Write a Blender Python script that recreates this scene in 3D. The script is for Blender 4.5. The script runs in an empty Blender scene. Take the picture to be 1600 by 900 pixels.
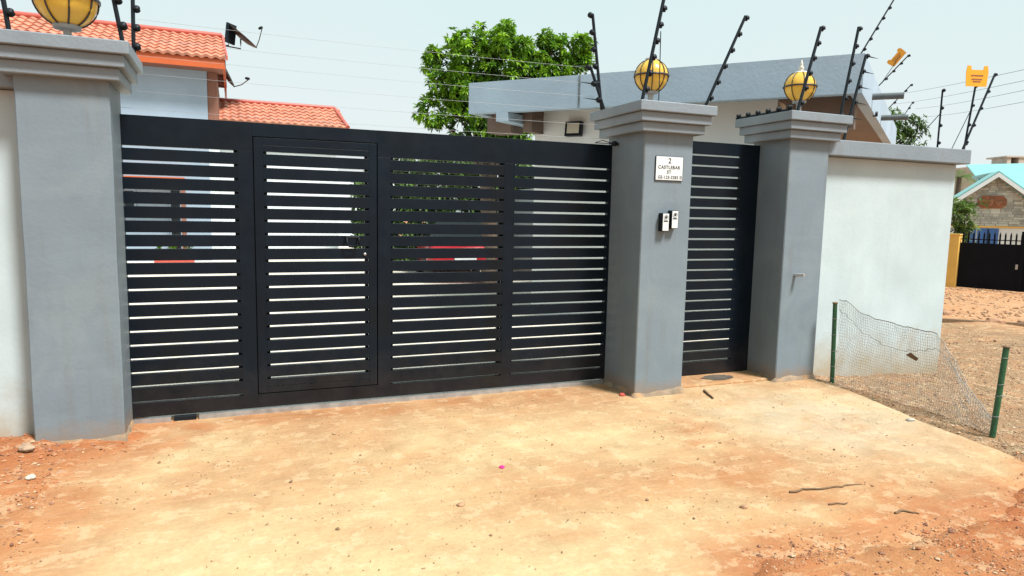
import bpy, bmesh, math, random
from mathutils import Vector, Matrix, noise as mnoise
rad = math.radians
S = bpy.context.scene
COL = S.collection
random.seed(7)

# ------------------------------------------------------------------ camera
cam_d = bpy.data.cameras.new('camera')
cam_d.sensor_width = 36.0
cam_d.lens = 1063.4 / 1600 * 36.0
cam_d.clip_start = 0.05
cam_d.clip_end = 3000
cam = bpy.data.objects.new('camera', cam_d)
COL.objects.link(cam)
_yaw, _pitch, _roll = 0.3893, 0.1121, 0.0200
_f = Vector((math.sin(_yaw) * math.cos(_pitch), math.cos(_yaw) * math.cos(_pitch), -math.sin(_pitch)))
_r = Vector((math.cos(_yaw), -math.sin(_yaw), 0))
_u = _r.cross(_f)
_R = _r * math.cos(_roll) + _u * math.sin(_roll)
_U = _u * math.cos(_roll) - _r * math.sin(_roll)
cam.matrix_world = Matrix(((_R.x, _U.x, -_f.x, 0.0), (_R.y, _U.y, -_f.y, 0.0), (_R.z, _U.z, -_f.z, 1.6), (0, 0, 0, 1)))
S.camera = cam
S.render.resolution_x, S.render.resolution_y = 1024, 576

# ------------------------------------------------------------------ sky, sun, exposure
SUN_EL, SUN_AZ = 58.0, 150.0          # azimuth measured clockwise from +Y (the gate faces -Y)
W = bpy.data.worlds.new('World')
S.world = W
W.use_nodes = True
wn, wl = W.node_tree.nodes, W.node_tree.links
wn.clear()
sky = wn.new('ShaderNodeTexSky')
sky.sky_type = 'NISHITA'
sky.sun_disc = False
sky.sun_elevation = rad(SUN_EL)
sky.sun_rotation = rad(SUN_AZ)
sky.dust_density = 4.0
sky.air_density = 1.0
sky.ozone_density = 1.5
bg1 = wn.new('ShaderNodeBackground')
bg1.inputs['Strength'].default_value = 0.05
bg2 = wn.new('ShaderNodeBackground')       # even pale cloud veil over the whole sky
bg2.inputs['Color'].default_value = (0.80, 0.965, 0.955, 1)
bg2.inputs['Strength'].default_value = 0.485
mixw = wn.new('ShaderNodeMixShader')
mixw.inputs[0].default_value = 0.86
out = wn.new('ShaderNodeOutputWorld')
wtc = wn.new('ShaderNodeTexCoord')
wsep = wn.new('ShaderNodeSeparateXYZ')
wl.new(wtc.outputs['Generated'], wsep.inputs[0])
wmr = wn.new('ShaderNodeMapRange')          # milky haze towards the horizon all round
wmr.inputs['From Min'].default_value = 0.0
wmr.inputs['From Max'].default_value = 0.42
wl.new(wsep.outputs['Z'], wmr.inputs['Value'])
wcn = wn.new('ShaderNodeTexNoise')
wcn.inputs['Scale'].default_value = 2.2
wcn.inputs['Detail'].default_value = 4
wl.new(wtc.outputs['Generated'], wcn.inputs['Vector'])
wadd = wn.new('ShaderNodeMath')
wadd.operation = 'MULTIPLY_ADD'
wl.new(wcn.outputs['Fac'], wadd.inputs[0])
wadd.inputs[1].default_value = 0.7
wl.new(wmr.outputs[0], wadd.inputs[2])
wsub = wn.new('ShaderNodeMath')
wsub.operation = 'SUBTRACT'
wsub.use_clamp = True
wl.new(wadd.outputs[0], wsub.inputs[0])
wsub.inputs[1].default_value = 0.35
wmx = wn.new('ShaderNodeMix')
wmx.data_type = 'RGBA'
wmx.inputs['A'].default_value = (0.93, 0.98, 0.985, 1)
wmx.inputs['B'].default_value = (0.755, 0.975, 0.965, 1)
wl.new(wsub.outputs[0], wmx.inputs['Factor'])
wl.new(wmx.outputs['Result'], bg2.inputs['Color'])
wl.new(sky.outputs[0], bg1.inputs[0])
wl.new(bg1.outputs[0], mixw.inputs[1])
wl.new(bg2.outputs[0], mixw.inputs[2])
wl.new(mixw.outputs[0], out.inputs[0])
sun_d = bpy.data.lights.new('sun', 'SUN')
sun_d.energy = 3.5
sun_d.angle = rad(12)
sun_d.color = (1.0, 0.975, 0.93)
sun = bpy.data.objects.new('sun', sun_d)
COL.objects.link(sun)
_sd = Vector((math.sin(rad(SUN_AZ)) * math.cos(rad(SUN_EL)), math.cos(rad(SUN_AZ)) * math.cos(rad(SUN_EL)), math.sin(rad(SUN_EL))))
sun.rotation_euler = _sd.to_track_quat('Z', 'Y').to_euler()
sun.location = (0, 0, 30)
vs = S.view_settings
vs.view_transform = 'Standard'
vs.look = 'None'
vs.exposure = 1.05
vs.gamma = 1.0
vs.use_curve_mapping = False

# ------------------------------------------------------------------ materials
def mat(name, col, rough=0.6, var=0.12, scale=6.0, bump=0.0, bscale=60.0, metal=0.0, spec=0.5,
        col2=None, c2scale=2.0, c2lo=0.5, c2hi=0.65, attr=None, attr_mul=False, transl=0.0):
    m = bpy.data.materials.new(name)
    m.use_nodes = True
    n, l = m.node_tree.nodes, m.node_tree.links
    b = n['Principled BSDF']
    b.inputs['Roughness'].default_value = rough
    b.inputs['Metallic'].default_value = metal
    b.inputs['Specular IOR Level'].default_value = spec
    tc = n.new('ShaderNodeTexCoord')
    src = tc.outputs['Object']
    nz = n.new('ShaderNodeTexNoise')
    nz.inputs['Scale'].default_value = scale
    nz.inputs['Detail'].default_value = 6
    l.new(src, nz.inputs['Vector'])
    mr = n.new('ShaderNodeMapRange')
    mr.inputs['From Min'].default_value = 0.3
    mr.inputs['From Max'].default_value = 0.7
    mr.inputs['To Min'].default_value = 1 - var
    mr.inputs['To Max'].default_value = 1 + var
    l.new(nz.outputs['Fac'], mr.inputs['Value'])
    if attr:
        at = n.new('ShaderNodeAttribute')
        at.attribute_name = attr
        base = at.outputs['Color']
    else:
        rgb = n.new('ShaderNodeRGB')
        rgb.outputs[0].default_value = (*col, 1)
        base = rgb.outputs[0]
    if col2:
        n2 = n.new('ShaderNodeTexNoise')
        n2.inputs['Scale'].default_value = c2scale
        n2.inputs['Detail'].default_value = 7
        n2.inputs['Roughness'].default_value = 0.65
        l.new(src, n2.inputs['Vector'])
        r2 = n.new('ShaderNodeMapRange')
        r2.inputs['From Min'].default_value = c2lo
        r2.inputs['From Max'].default_value = c2hi
        l.new(n2.outputs['Fac'], r2.inputs['Value'])
        mx = n.new('ShaderNodeMix')
        mx.data_type = 'RGBA'
        l.new(r2.outputs[0], mx.inputs['Factor'])
        l.new(base, mx.inputs['A'])
        mx.inputs['B'].default_value = (*col2, 1)
        base = mx.outputs['Result']
    vm = n.new('ShaderNodeVectorMath')
    vm.operation = 'SCALE'
    l.new(base, vm.inputs[0])
    l.new(mr.outputs[0], vm.inputs['Scale'])
    l.new(vm.outputs[0], b.inputs['Base Color'])
    if bump:
        nb = n.new('ShaderNodeTexNoise')
        nb.inputs['Scale'].default_value = bscale
        nb.inputs['Detail'].default_value = 5
        l.new(src, nb.inputs['Vector'])
        bp = n.new('ShaderNodeBump')
        bp.inputs['Strength'].default_value = bump
        bp.inputs['Distance'].default_value = 0.01
        l.new(nb.outputs['Fac'], bp.inputs['Height'])
        l.new(bp.outputs[0], b.inputs['Normal'])
    if transl:
        tr = n.new('ShaderNodeBsdfTranslucent')
        l.new(vm.outputs[0], tr.inputs[0])
        ms = n.new('ShaderNodeMixShader')
        ms.inputs[0].default_value = transl
        l.new(b.outputs[0], ms.inputs[1])
        l.new(tr.outputs[0], ms.inputs[2])
        l.new(ms.outputs[0], n['Material Output'].inputs[0])
    return m

def painted_render(name, col, stain, zlo, zhi, bump=0.13, drip=0.45):
    """Painted cement render with soil splash near the ground, in world height."""
    m = mat(name, col, rough=0.55, var=0.07, scale=2.2, bump=bump, bscale=35, spec=0.35)
    n, l = m.node_tree.nodes, m.node_tree.links
    b = n['Principled BSDF']
    old = b.inputs['Base Color'].links[0].from_socket
    geo = n.new('ShaderNodeNewGeometry')
    sep = n.new('ShaderNodeSeparateXYZ')
    l.new(geo.outputs['Position'], sep.inputs[0])
    nz = n.new('ShaderNodeTexNoise')
    nz.inputs['Scale'].default_value = 5
    nz.inputs['Detail'].default_value = 8
    nz.inputs['Roughness'].default_value = 0.7
    l.new(geo.outputs['Position'], nz.inputs['Vector'])
    ma = n.new('ShaderNodeMath')
    ma.operation = 'MULTIPLY_ADD'
    l.new(nz.outputs['Fac'], ma.inputs[0])
    ma.inputs[1].default_value = -(zhi - zlo) * 1.6
    l.new(sep.outputs['Z'], ma.inputs[2])
    mr = n.new('ShaderNodeMapRange')
    mr.inputs['From Min'].default_value = zlo - (zhi - zlo) * 0.8
    mr.inputs['From Max'].default_value = zhi - (zhi - zlo) * 0.8
    mr.inputs['To Min'].default_value = 0.85
    mr.inputs['To Max'].default_value = 0.0
    l.new(ma.outputs[0], mr.inputs['Value'])
    # scuffs and specks
    sp = n.new('ShaderNodeTexNoise')
    sp.inputs['Scale'].default_value = 22
    sp.inputs['Detail'].default_value = 9
    sp.inputs['Roughness'].default_value = 0.75
    l.new(geo.outputs['Position'], sp.inputs['Vector'])
    smr = n.new('ShaderNodeMapRange')
    smr.inputs['From Min'].default_value = 0.67
    smr.inputs['From Max'].default_value = 0.73
    smr.inputs['To Max'].default_value = 0.30
    l.new(sp.outputs['Fac'], smr.inputs['Value'])
    m1 = n.new('ShaderNodeMix')
    m1.data_type = 'RGBA'
    l.new(smr.outputs[0], m1.inputs['Factor'])
    l.new(old, m1.inputs['A'])
    m1.inputs['B'].default_value = (col[0] * 0.5, col[1] * 0.48, col[2] * 0.46, 1)
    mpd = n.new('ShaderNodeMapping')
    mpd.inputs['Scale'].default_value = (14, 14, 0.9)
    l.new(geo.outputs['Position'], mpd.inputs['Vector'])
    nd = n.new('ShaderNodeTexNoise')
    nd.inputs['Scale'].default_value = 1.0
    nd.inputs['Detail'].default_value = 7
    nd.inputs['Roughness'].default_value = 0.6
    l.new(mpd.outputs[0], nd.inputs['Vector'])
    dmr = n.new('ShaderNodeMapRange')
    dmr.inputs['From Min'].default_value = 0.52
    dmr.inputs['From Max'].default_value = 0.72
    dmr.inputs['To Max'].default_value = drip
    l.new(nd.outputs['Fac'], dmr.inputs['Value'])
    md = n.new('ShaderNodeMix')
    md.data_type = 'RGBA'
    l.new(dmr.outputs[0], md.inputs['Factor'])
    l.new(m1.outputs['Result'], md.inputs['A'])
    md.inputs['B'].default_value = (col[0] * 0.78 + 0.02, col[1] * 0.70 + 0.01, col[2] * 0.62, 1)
    nw = n.new('ShaderNodeTexNoise')
    nw.inputs['Scale'].default_value = 1.6
    nw.inputs['Detail'].default_value = 9
    nw.inputs['Roughness'].default_value = 0.62
    nw.inputs['Distortion'].default_value = 0.8
    l.new(geo.outputs['Position'], nw.inputs['Vector'])
    wmr_ = n.new('ShaderNodeMapRange')
    wmr_.inputs['From Min'].default_value = 0.50
    wmr_.inputs['From Max'].default_value = 0.62
    wmr_.inputs['To Max'].default_value = drip
    l.new(nw.outputs['Fac'], wmr_.inputs['Value'])
    mw = n.new('ShaderNodeMix')
    mw.data_type = 'RGBA'
    l.new(wmr_.outputs[0], mw.inputs['Factor'])
    l.new(md.outputs['Result'], mw.inputs['A'])
    mw.inputs['B'].default_value = (min(0.8, col[0] * 1.25), min(0.8, col[1] * 1.2), min(0.8, col[2] * 1.1), 1)
    m1 = mw
    m2 = n.new('ShaderNodeMix')
    m2.data_type = 'RGBA'
    l.new(mr.outputs[0], m2.inputs['Factor'])
    l.new(m1.outputs['Result'], m2.inputs['A'])
    m2.inputs['B'].default_value = (*stain, 1)
    l.new(m2.outputs['Result'], b.inputs['Base Color'])
    return m

M = {}
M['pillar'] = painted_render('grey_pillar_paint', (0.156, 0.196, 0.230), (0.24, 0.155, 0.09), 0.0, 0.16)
M['cap'] = mat('grey_cap_paint', (0.180, 0.216, 0.248), 0.55, 0.10, 3.0, 0.25, 40, col2=(0.14, 0.155, 0.165), c2scale=3, c2lo=0.55, c2hi=0.8)
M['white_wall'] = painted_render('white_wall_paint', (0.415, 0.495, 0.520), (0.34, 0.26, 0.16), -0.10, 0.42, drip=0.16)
M['gate'] = mat('charcoal_gate_paint', (0.0018, 0.0060, 0.0118), 0.36, 0.15, 3.0, 0.05, 40, spec=0.20, col2=(0.0045, 0.0062, 0.0080), c2scale=1.3, c2lo=0.52, c2hi=0.75)
M['black'] = mat('black_plastic', (0.006, 0.009, 0.013), 0.5, 0.1, 20, spec=0.2)
M['rod'] = mat('dark_painted_rod', (0.006, 0.011, 0.016), 0.5, 0.2, 30, spec=0.2)
M['steel'] = mat('galvanised_steel', (0.42, 0.43, 0.44), 0.4, 0.2, 15, metal=0.7)
M['wire'] = mat('fence_wire', (0.30, 0.31, 0.32), 0.5, 0.1, 5, metal=0.5)
M['globe'] = mat('yellow_globe', (0.82, 0.56, 0.10), 0.22, 0.06, 8, transl=0.35)
M['cage'] = mat('dark_bronze_cage', (0.045, 0.040, 0.036), 0.45, 0.2, 20, metal=0.3)
M['lamp_grey'] = mat('lamp_neck_grey', (0.30, 0.28, 0.25), 0.5, 0.15, 20)
M['cream'] = mat('cream_plastic', (0.62, 0.60, 0.52), 0.4, 0.05, 10)
M['plate'] = mat('white_plate', (0.60, 0.63, 0.64), 0.35, 0.03, 10)
M['ink'] = mat('black_ink', (0.02, 0.02, 0.02), 0.5, 0.0)
M['roof'] = mat('orange_roof_tile', (0.50, 0.200, 0.125), 0.5, 0.25, 3, col2=(0.40, 0.125, 0.08), c2scale=1.2)
M['ridge'] = mat('red_ridge_cap', (0.42, 0.085, 0.06), 0.42, 0.08, 5)
M['fascia'] = mat('orange_fascia', (0.44, 0.085, 0.018), 0.45, 0.05, 3)
M['house_grey'] = mat('grey_house_wall', (0.26, 0.335, 0.42), 0.7, 0.06, 1.5, 0.2, 20)
M['brown_trim'] = mat('brown_trim', (0.20, 0.085, 0.055), 0.65, 0.1, 4)
M['house_white'] = mat('white_house_wall', (0.62, 0.68, 0.70), 0.7, 0.04, 1.5, 0.2, 20)
M['gh_grey'] = mat('gatehouse_grey', (0.31, 0.40, 0.49), 0.6, 0.08, 1.4, 0.25, 25, col2=(0.26, 0.335, 0.41), c2scale=0.9, c2lo=0.5, c2hi=0.8)
M['gh_white'] = mat('gatehouse_white', (0.66, 0.68, 0.68), 0.65, 0.05, 1.5, 0.2, 25)
M['gh_soffit'] = mat('gatehouse_soffit', (0.155, 0.108, 0.085), 0.7, 0.12, 2.0, 0.2, 25)
M['gh_stain'] = mat('fascia_drip_stain', (0.16, 0.19, 0.21), 0.8, 0.5, 9)
M['spout'] = mat('grey_spout_pipe', (0.10, 0.115, 0.12), 0.5, 0.2, 10)
M['relief'] = mat('ornament_relief', (0.28, 0.125, 0.065), 0.7, 0.2, 6)
M['glass'] = mat('dark_glass', (0.015, 0.02, 0.025), 0.08, 0.0)
M['leaf'] = mat('mango_leaves', (0.1, 0.2, 0.03), 0.42, 0.10, 8, attr='tint', transl=0.36, spec=0.35)
M['bark'] = mat('bark', (0.12, 0.085, 0.06), 0.85, 0.3, 12, 0.6, 40)
M['red_car'] = mat('red_car_paint', (0.36, 0.012, 0.022), 0.22, 0.03, 3)
M['tyre'] = mat('tyre_rubber', (0.02, 0.02, 0.02), 0.8, 0.1, 20)
M['terracotta'] = mat('terracotta', (0.45, 0.07, 0.05), 0.6, 0.1, 8)
M['paving'] = mat('courtyard_paving', (0.60, 0.55, 0.47), 0.75, 0.15, 2.0, 0.3, 40)
M['green_post'] = mat('green_post_paint', (0.010, 0.075, 0.030), 0.45, 0.25, 18, 0.2, 60, col2=(0.11, 0.06, 0.035), c2scale=9, c2lo=0.58, c2hi=0.68)
M['net'] = mat('wire_netting', (0.27, 0.26, 0.24), 0.55, 0.2, 8, metal=0.3)
M['teal'] = mat('teal_roof_sheet', (0.17, 0.40, 0.40), 0.4, 0.06, 3)
M['stone'] = mat('stone_cladding', (0.42, 0.44, 0.40), 0.85, 0.25, 2.2, 0.5, 20)
M['mortar'] = mat('stone_mortar', (0.36, 0.36, 0.31), 0.9, 0.15, 5)
M['blue'] = mat('blue_glass', (0.02, 0.10, 0.30), 0.15, 0.15, 4)
M['yellow_wall'] = mat('yellow_paint', (0.66, 0.40, 0.09), 0.65, 0.08, 4)
M['far_black'] = mat('black_gate_paint', (0.004, 0.005, 0.008), 0.6, 0.1, 4, spec=0.1)
M['concrete'] = mat('bare_concrete', (0.42, 0.38, 0.33), 0.85, 0.15, 2)
M['orange_sign'] = mat('orange_plastic', (0.80, 0.34, 0.015), 0.4, 0.05, 10)
M['ornament'] = mat('brown_ornament', (0.24, 0.09, 0.04), 0.6, 0.25, 5)
M['lens'] = mat('lamp_lens', (0.55, 0.52, 0.42), 0.15, 0.05, 5)
M['pebble'] = mat('pebbles', (0.3, 0.2, 0.1), 0.9, 0.15, 30, attr='tint')
M['stick'] = mat('dry_stick', (0.14, 0.085, 0.045), 0.9, 0.25, 30)
M['pink'] = mat('pink_scrap', (0.6, 0.02, 0.20), 0.5, 0.05, 10)
M['white_stone'] = mat('pale_stone', (0.46, 0.40, 0.33), 0.9, 0.15, 30, 0.3, 60)
M['red_stone'] = mat('brown_stone', (0.34, 0.19, 0.11), 0.9, 0.2, 30, 0.3, 60)
M['footing'] = mat('splashed_footing', (0.23, 0.17, 0.115), 0.9, 0.3, 9, 0.8, 40, col2=(0.33, 0.18, 0.08), c2scale=6)
M['rubble'] = mat('dusty_rubble', (0.30, 0.21, 0.14), 0.95, 0.3, 25, 0.5, 60)
M['drain'] = mat('damp_cement', (0.085, 0.07, 0.055), 0.7, 0.35, 14, 0.4, 60)

def per_piece(m, amt):
    n, l = m.node_tree.nodes, m.node_tree.links
    b = n['Principled BSDF']
    old = b.inputs['Base Color'].links[0].from_socket
    oi = n.new('ShaderNodeObjectInfo')
    mr = n.new('ShaderNodeMapRange')
    mr.inputs['To Min'].default_value = 1 - amt
    mr.inputs['To Max'].default_value = 1 + amt
    l.new(oi.outputs['Random'], mr.inputs['Value'])
    vm = n.new('ShaderNodeVectorMath')
    vm.operation = 'SCALE'
    l.new(old, vm.inputs[0])
    l.new(mr.outputs[0], vm.inputs['Scale'])
    l.new(vm.outputs[0], b.inputs['Base Color'])
def gate_dust(m):
    n, l = m.node_tree.nodes, m.node_tree.links
    b = n['Principled BSDF']
    old = b.inputs['Base Color'].links[0].from_socket
    geo = n.new('ShaderNodeNewGeometry')
    sep = n.new('ShaderNodeSeparateXYZ')
    l.new(geo.outputs['Position'], sep.inputs[0])
    nz = n.new('ShaderNodeTexNoise')
    nz.inputs['Scale'].default_value = 6
    nz.inputs['Detail'].default_value = 9
    nz.inputs['Roughness'].default_value = 0.7
    l.new(geo.outputs['Position'], nz.inputs['Vector'])
    ma = n.new('ShaderNodeMath')
    ma.operation = 'MULTIPLY_ADD'
    l.new(nz.outputs['Fac'], ma.inputs[0])
    ma.inputs[1].default_value = -0.9
    l.new(sep.outputs['Z'], ma.inputs[2])
    mr = n.new('ShaderNodeMapRange')
    mr.inputs['From Min'].default_value = -0.45
    mr.inputs['From Max'].default_value = 0.0
    mr.inputs['To Min'].default_value = 0.13
    mr.inputs['To Max'].default_value = 0.0
    l.new(ma.outputs[0], mr.inputs['Value'])
    mx = n.new('ShaderNodeMix')
    mx.data_type = 'RGBA'
    l.new(mr.outputs[0], mx.inputs['Factor'])
    l.new(old, mx.inputs['A'])
    mx.inputs['B'].default_value = (0.10, 0.062, 0.035, 1)
    l.new(mx.outputs['Result'], b.inputs['Base Color'])
    rr = n.new('ShaderNodeMapRange')
    rr.inputs['From Min'].default_value = 0.3
    rr.inputs['From Max'].default_value = 0.7
    rr.inputs['To Min'].default_value = 0.26
    rr.inputs['To Max'].default_value = 0.52
    l.new(nz.outputs['Fac'], rr.inputs['Value'])
    l.new(rr.outputs[0], b.inputs['Roughness'])
gate_dust(M['gate'])
per_piece(M['roof'], 0.14)
per_piece(M['stone'], 0.32)
per_piece(M['gate'], 0.10)
def soil_mat(name, rough, bump1, b1scale, specks):
    m = bpy.data.materials.new(name)
    m.use_nodes = True
    n, l = m.node_tree.nodes, m.node_tree.links
    b = n['Principled BSDF']
    b.inputs['Roughness'].default_value = rough
    b.inputs['Specular IOR Level'].default_value = 0.2
    geo = n.new('ShaderNodeNewGeometry')
    at = n.new('ShaderNodeAttribute')
    at.attribute_name = 'tint'
    def nz(scale, detail, rgh):
        t = n.new('ShaderNodeTexNoise')
        t.inputs['Scale'].default_value = scale
        t.inputs['Detail'].default_value = detail
        t.inputs['Roughness'].default_value = rgh
        l.new(geo.outputs['Position'], t.inputs['Vector'])
        return t
    def rng(sock, a, c, lo, hi):
        r = n.new('ShaderNodeMapRange')
        r.inputs['From Min'].default_value = a
        r.inputs['From Max'].default_value = c
        r.inputs['To Min'].default_value = lo
        r.inputs['To Max'].default_value = hi
        l.new(sock, r.inputs['Value'])
        return r.outputs[0]
    n1 = nz(3.0, 10, 0.68)
    n2 = nz(38, 6, 0.7)
    f1 = rng(n1.outputs['Fac'], 0.32, 0.68, 0.84, 1.14)
    f2 = rng(n2.outputs['Fac'], 0.3, 0.7, 0.90, 1.10)
    mu = n.new('ShaderNodeMath')
    mu.operation = 'MULTIPLY'
    l.new(f1, mu.inputs[0])
    l.new(f2, mu.inputs[1])
    vm = n.new('ShaderNodeVectorMath')
    vm.operation = 'SCALE'
    l.new(at.outputs['Color'], vm.inputs[0])
    l.new(mu.outputs[0], vm.inputs['Scale'])
    # rusty dust drifts
    n3 = nz(1.7, 9, 0.72)
    f3 = rng(n3.outputs['Fac'], 0.51, 0.67, 0.0, 0.40)
    mx = n.new('ShaderNodeMix')
    mx.data_type = 'RGBA'
    l.new(f3, mx.inputs['Factor'])
    l.new(vm.outputs[0], mx.inputs['A'])
    mx.inputs['B'].default_value = (0.350, 0.165, 0.076, 1)
    # scraped, swept streaks
    mp = n.new('ShaderNodeMapping')
    mp.inputs['Rotation'].default_value = (0, 0, rad(-24))
    mp.inputs['Scale'].default_value = (1.0, 7.0, 1.0)
    l.new(geo.outputs['Position'], mp.inputs['Vector'])
    n5 = nz(3.2, 9, 0.75)
    l.new(mp.outputs[0], n5.inputs['Vector'])
    f5 = rng(n5.outputs['Fac'], 0.54, 0.70, 0.0, 0.38)
    m5 = n.new('ShaderNodeMix')
    m5.data_type = 'RGBA'
    l.new(f5, m5.inputs['Factor'])
    l.new(mx.outputs['Result'], m5.inputs['A'])
    m5.inputs['B'].default_value = (0.53, 0.415, 0.26, 1)
    mx = m5
    n6 = nz(6.5, 14, 0.72)
    f6 = rng(n6.outputs['Fac'], 0.535, 0.575, 0.0, 0.30)
    m6 = n.new('ShaderNodeMix')
    m6.data_type = 'RGBA'
    l.new(f6, m6.inputs['Factor'])
    l.new(mx.outputs['Result'], m6.inputs['A'])
    m6.inputs['B'].default_value = (0.56, 0.43, 0.27, 1)
    n7 = nz(9.0, 12, 0.78)
    f7 = rng(n7.outputs['Fac'], 0.62, 0.66, 0.0, 0.40)
    m7 = n.new('ShaderNodeMix')
    m7.data_type = 'RGBA'
    l.new(f7, m7.inputs['Factor'])
    l.new(m6.outputs['Result'], m7.inputs['A'])
    m7.inputs['B'].default_value = (0.27, 0.125, 0.055, 1)
    mx = m7
    # dark specks of grit
    n4 = nz(specks, 3, 0.5)
    f4 = rng(n4.outputs['Fac'], 0.70, 0.76, 0.0, 0.55)
    m4 = n.new('ShaderNodeMix')
    m4.data_type = 'RGBA'
    l.new(f4, m4.inputs['Factor'])
    l.new(mx.outputs['Result'], m4.inputs['A'])
    m4.inputs['B'].default_value = (0.16, 0.085, 0.045, 1)
    l.new(m4.outputs['Result'], b.inputs['Base Color'])
    nb = nz(b1scale, 8, 0.7)
    bp = n.new('ShaderNodeBump')
    bp.inputs['Strength'].default_value = bump1
    bp.inputs['Distance'].default_value = 0.02
    l.new(nb.outputs['Fac'], bp.inputs['Height'])
    l.new(bp.outputs[0], b.inputs['Normal'])
    return m
M['apron'] = soil_mat('dusty_cement', 0.85, 0.45, 14, 30)
M['soil'] = soil_mat('red_soil', 0.95, 0.9, 22, 45)

# ------------------------------------------------------------------ helpers
class MB:
    """collects boxes, tubes and revolved shapes, then builds ONE mesh object"""
    def __init__(s):
        s.v, s.f, s.sm = [], [], []
    def add(s, vs_, fs, smooth=False):
        o = len(s.v)
        s.v += [tuple(p) for p in vs_]
        s.f += [tuple(i + o for i in f) for f in fs]
        s.sm += [smooth] * len(fs)
        return s
    def box(s, x0, x1, y0, y1, z0, z1, mtx=None):
        p = [Vector(q) for q in ((x0, y0, z0), (x1, y0, z0), (x1, y1, z0), (x0, y1, z0), (x0, y0, z1), (x1, y0, z1), (x1, y1, z1), (x0, y1, z1))]
        if mtx is not None:
            p = [mtx @ q for q in p]
        return s.add(p, [(0, 3, 2, 1), (4, 5, 6, 7), (0, 1, 5, 4), (1, 2, 6, 5), (2, 3, 7, 6), (3, 0, 4, 7)])
    def cbox(s, x0, x1, y0, y1, z0, z1, c):
        """box with chamfered edges"""
        bm = bmesh.new()
        bmesh.ops.create_cube(bm, size=1)
        for v in bm.verts:
            v.co = Vector(((x0 + x1) / 2 + v.co.x * (x1 - x0), (y0 + y1) / 2 + v.co.y * (y1 - y0), (z0 + z1) / 2 + v.co.z * (z1 - z0)))
        bmesh.ops.bevel(bm, geom=bm.edges[:], offset=c, segments=2, profile=0.5, affect='EDGES')
        bm.verts.index_update()
        s.add([v.co.copy() for v in bm.verts], [[v.index for v in f.verts] for f in bm.faces])
        bm.free()
        return s
    def prism(s, poly, axis_vec):
        """poly: list of 3D points (planar), extruded by axis_vec"""
        a = [Vector(p) for p in poly]
        b = [p + Vector(axis_vec) for p in a]
        n = len(a)
        return s.add(a + b, [tuple(range(n))[::-1], tuple(range(n, 2 * n))] + [(i, (i + 1) % n, n + (i + 1) % n, n + i) for i in range(n)])
    def tube(s, pts, r, seg=8, closed=False, r1=None):
        pts = [Vector(p) for p in pts]
        n = len(pts)
        rings = []
        for i, p in enumerate(pts):
            if closed:
                d = pts[(i + 1) % n] - pts[i - 1]
            else:
                d = pts[min(i + 1, n - 1)] - pts[max(i - 1, 0)]
            d.normalize()
            ref = Vector((0, 0, 1)) if abs(d.z) < 0.9 else Vector((1, 0, 0))
            a = d.cross(ref).normalized()
            b = d.cross(a)
            rr = r if r1 is None else r + (r1 - r) * i / max(n - 1, 1)
            rings.append([p + a * math.cos(t) * rr + b * math.sin(t) * rr for t in [2 * math.pi * k / seg for k in range(seg)]])
        vs_ = [q for ring in rings for q in ring]
        fs = []
        for i in range(n if closed else n - 1):
            j = (i + 1) % n
            for k in range(seg):
                fs.append((i * seg + k, j * seg + k, j * seg + (k + 1) % seg, i * seg + (k + 1) % seg))
        s.add(vs_, fs, True)
        if not closed:
            s.add(rings[0], [tuple(range(seg))])
            s.add(rings[-1], [tuple(range(seg))[::-1]])
        return s
    def lathe(s, prof, c, seg=24, axis=None):
        """prof: (radius, height) pairs turned about an axis through c (default +Z)"""
        c = Vector(c)
        q = Vector((0, 0, 1)).rotation_difference(Vector(axis)) if axis is not None else None
        vs_, fs = [], []
        for r, h in prof:
            for k in range(seg):
                t = 2 * math.pi * k / seg
                p = Vector((r * math.cos(t), r * math.sin(t), h))
                if q:
                    p = q @ p
                vs_.append(c + p)
        for i in range(len(prof) - 1):
            for k in range(seg):
                fs.append((i * seg + k, i * seg + (k + 1) % seg, (i + 1) * seg + (k + 1) % seg, (i + 1) * seg + k))
        return s.add(vs_, fs, True)
    def mesh(s, name, m):
        me = bpy.data.meshes.new(name)
        me.from_pydata(s.v, [], s.f)
        me.polygons.foreach_set('use_smooth', s.sm)
        me.materials.append(m)
        me.validate()
        bm = bmesh.new()
        bm.from_mesh(me)
        bmesh.ops.recalc_face_normals(bm, faces=bm.faces[:])
        bm.to_mesh(me)
        bm.free()
        return me
    def build(s, name, m, parent=None):
        return obj(name, s.mesh(name, m), parent)

def obj(name, me, parent=None, loc=None):
    o = bpy.data.objects.new(name, me)
    COL.objects.link(o)
    if parent is not None:
        o.parent = parent
        o.matrix_parent_inverse = Matrix.Translation(-parent.location) if parent.type == 'EMPTY' else Matrix()
    if loc is not None:
        o.location = loc
    return o

def tag(o, label=None, cat=None, group=None, kind=None):
    if label: o['label'] = label
    if cat: o['category'] = cat
    if group: o['group'] = group
    if kind: o['kind'] = kind
    return o

def thing(name, loc, label, cat, group=None):
    o = bpy.data.objects.new(name, None)
    COL.objects.link(o)
    o.empty_display_size = 0.1
    o.location = loc
    return tag(o, label, cat, group)

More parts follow.
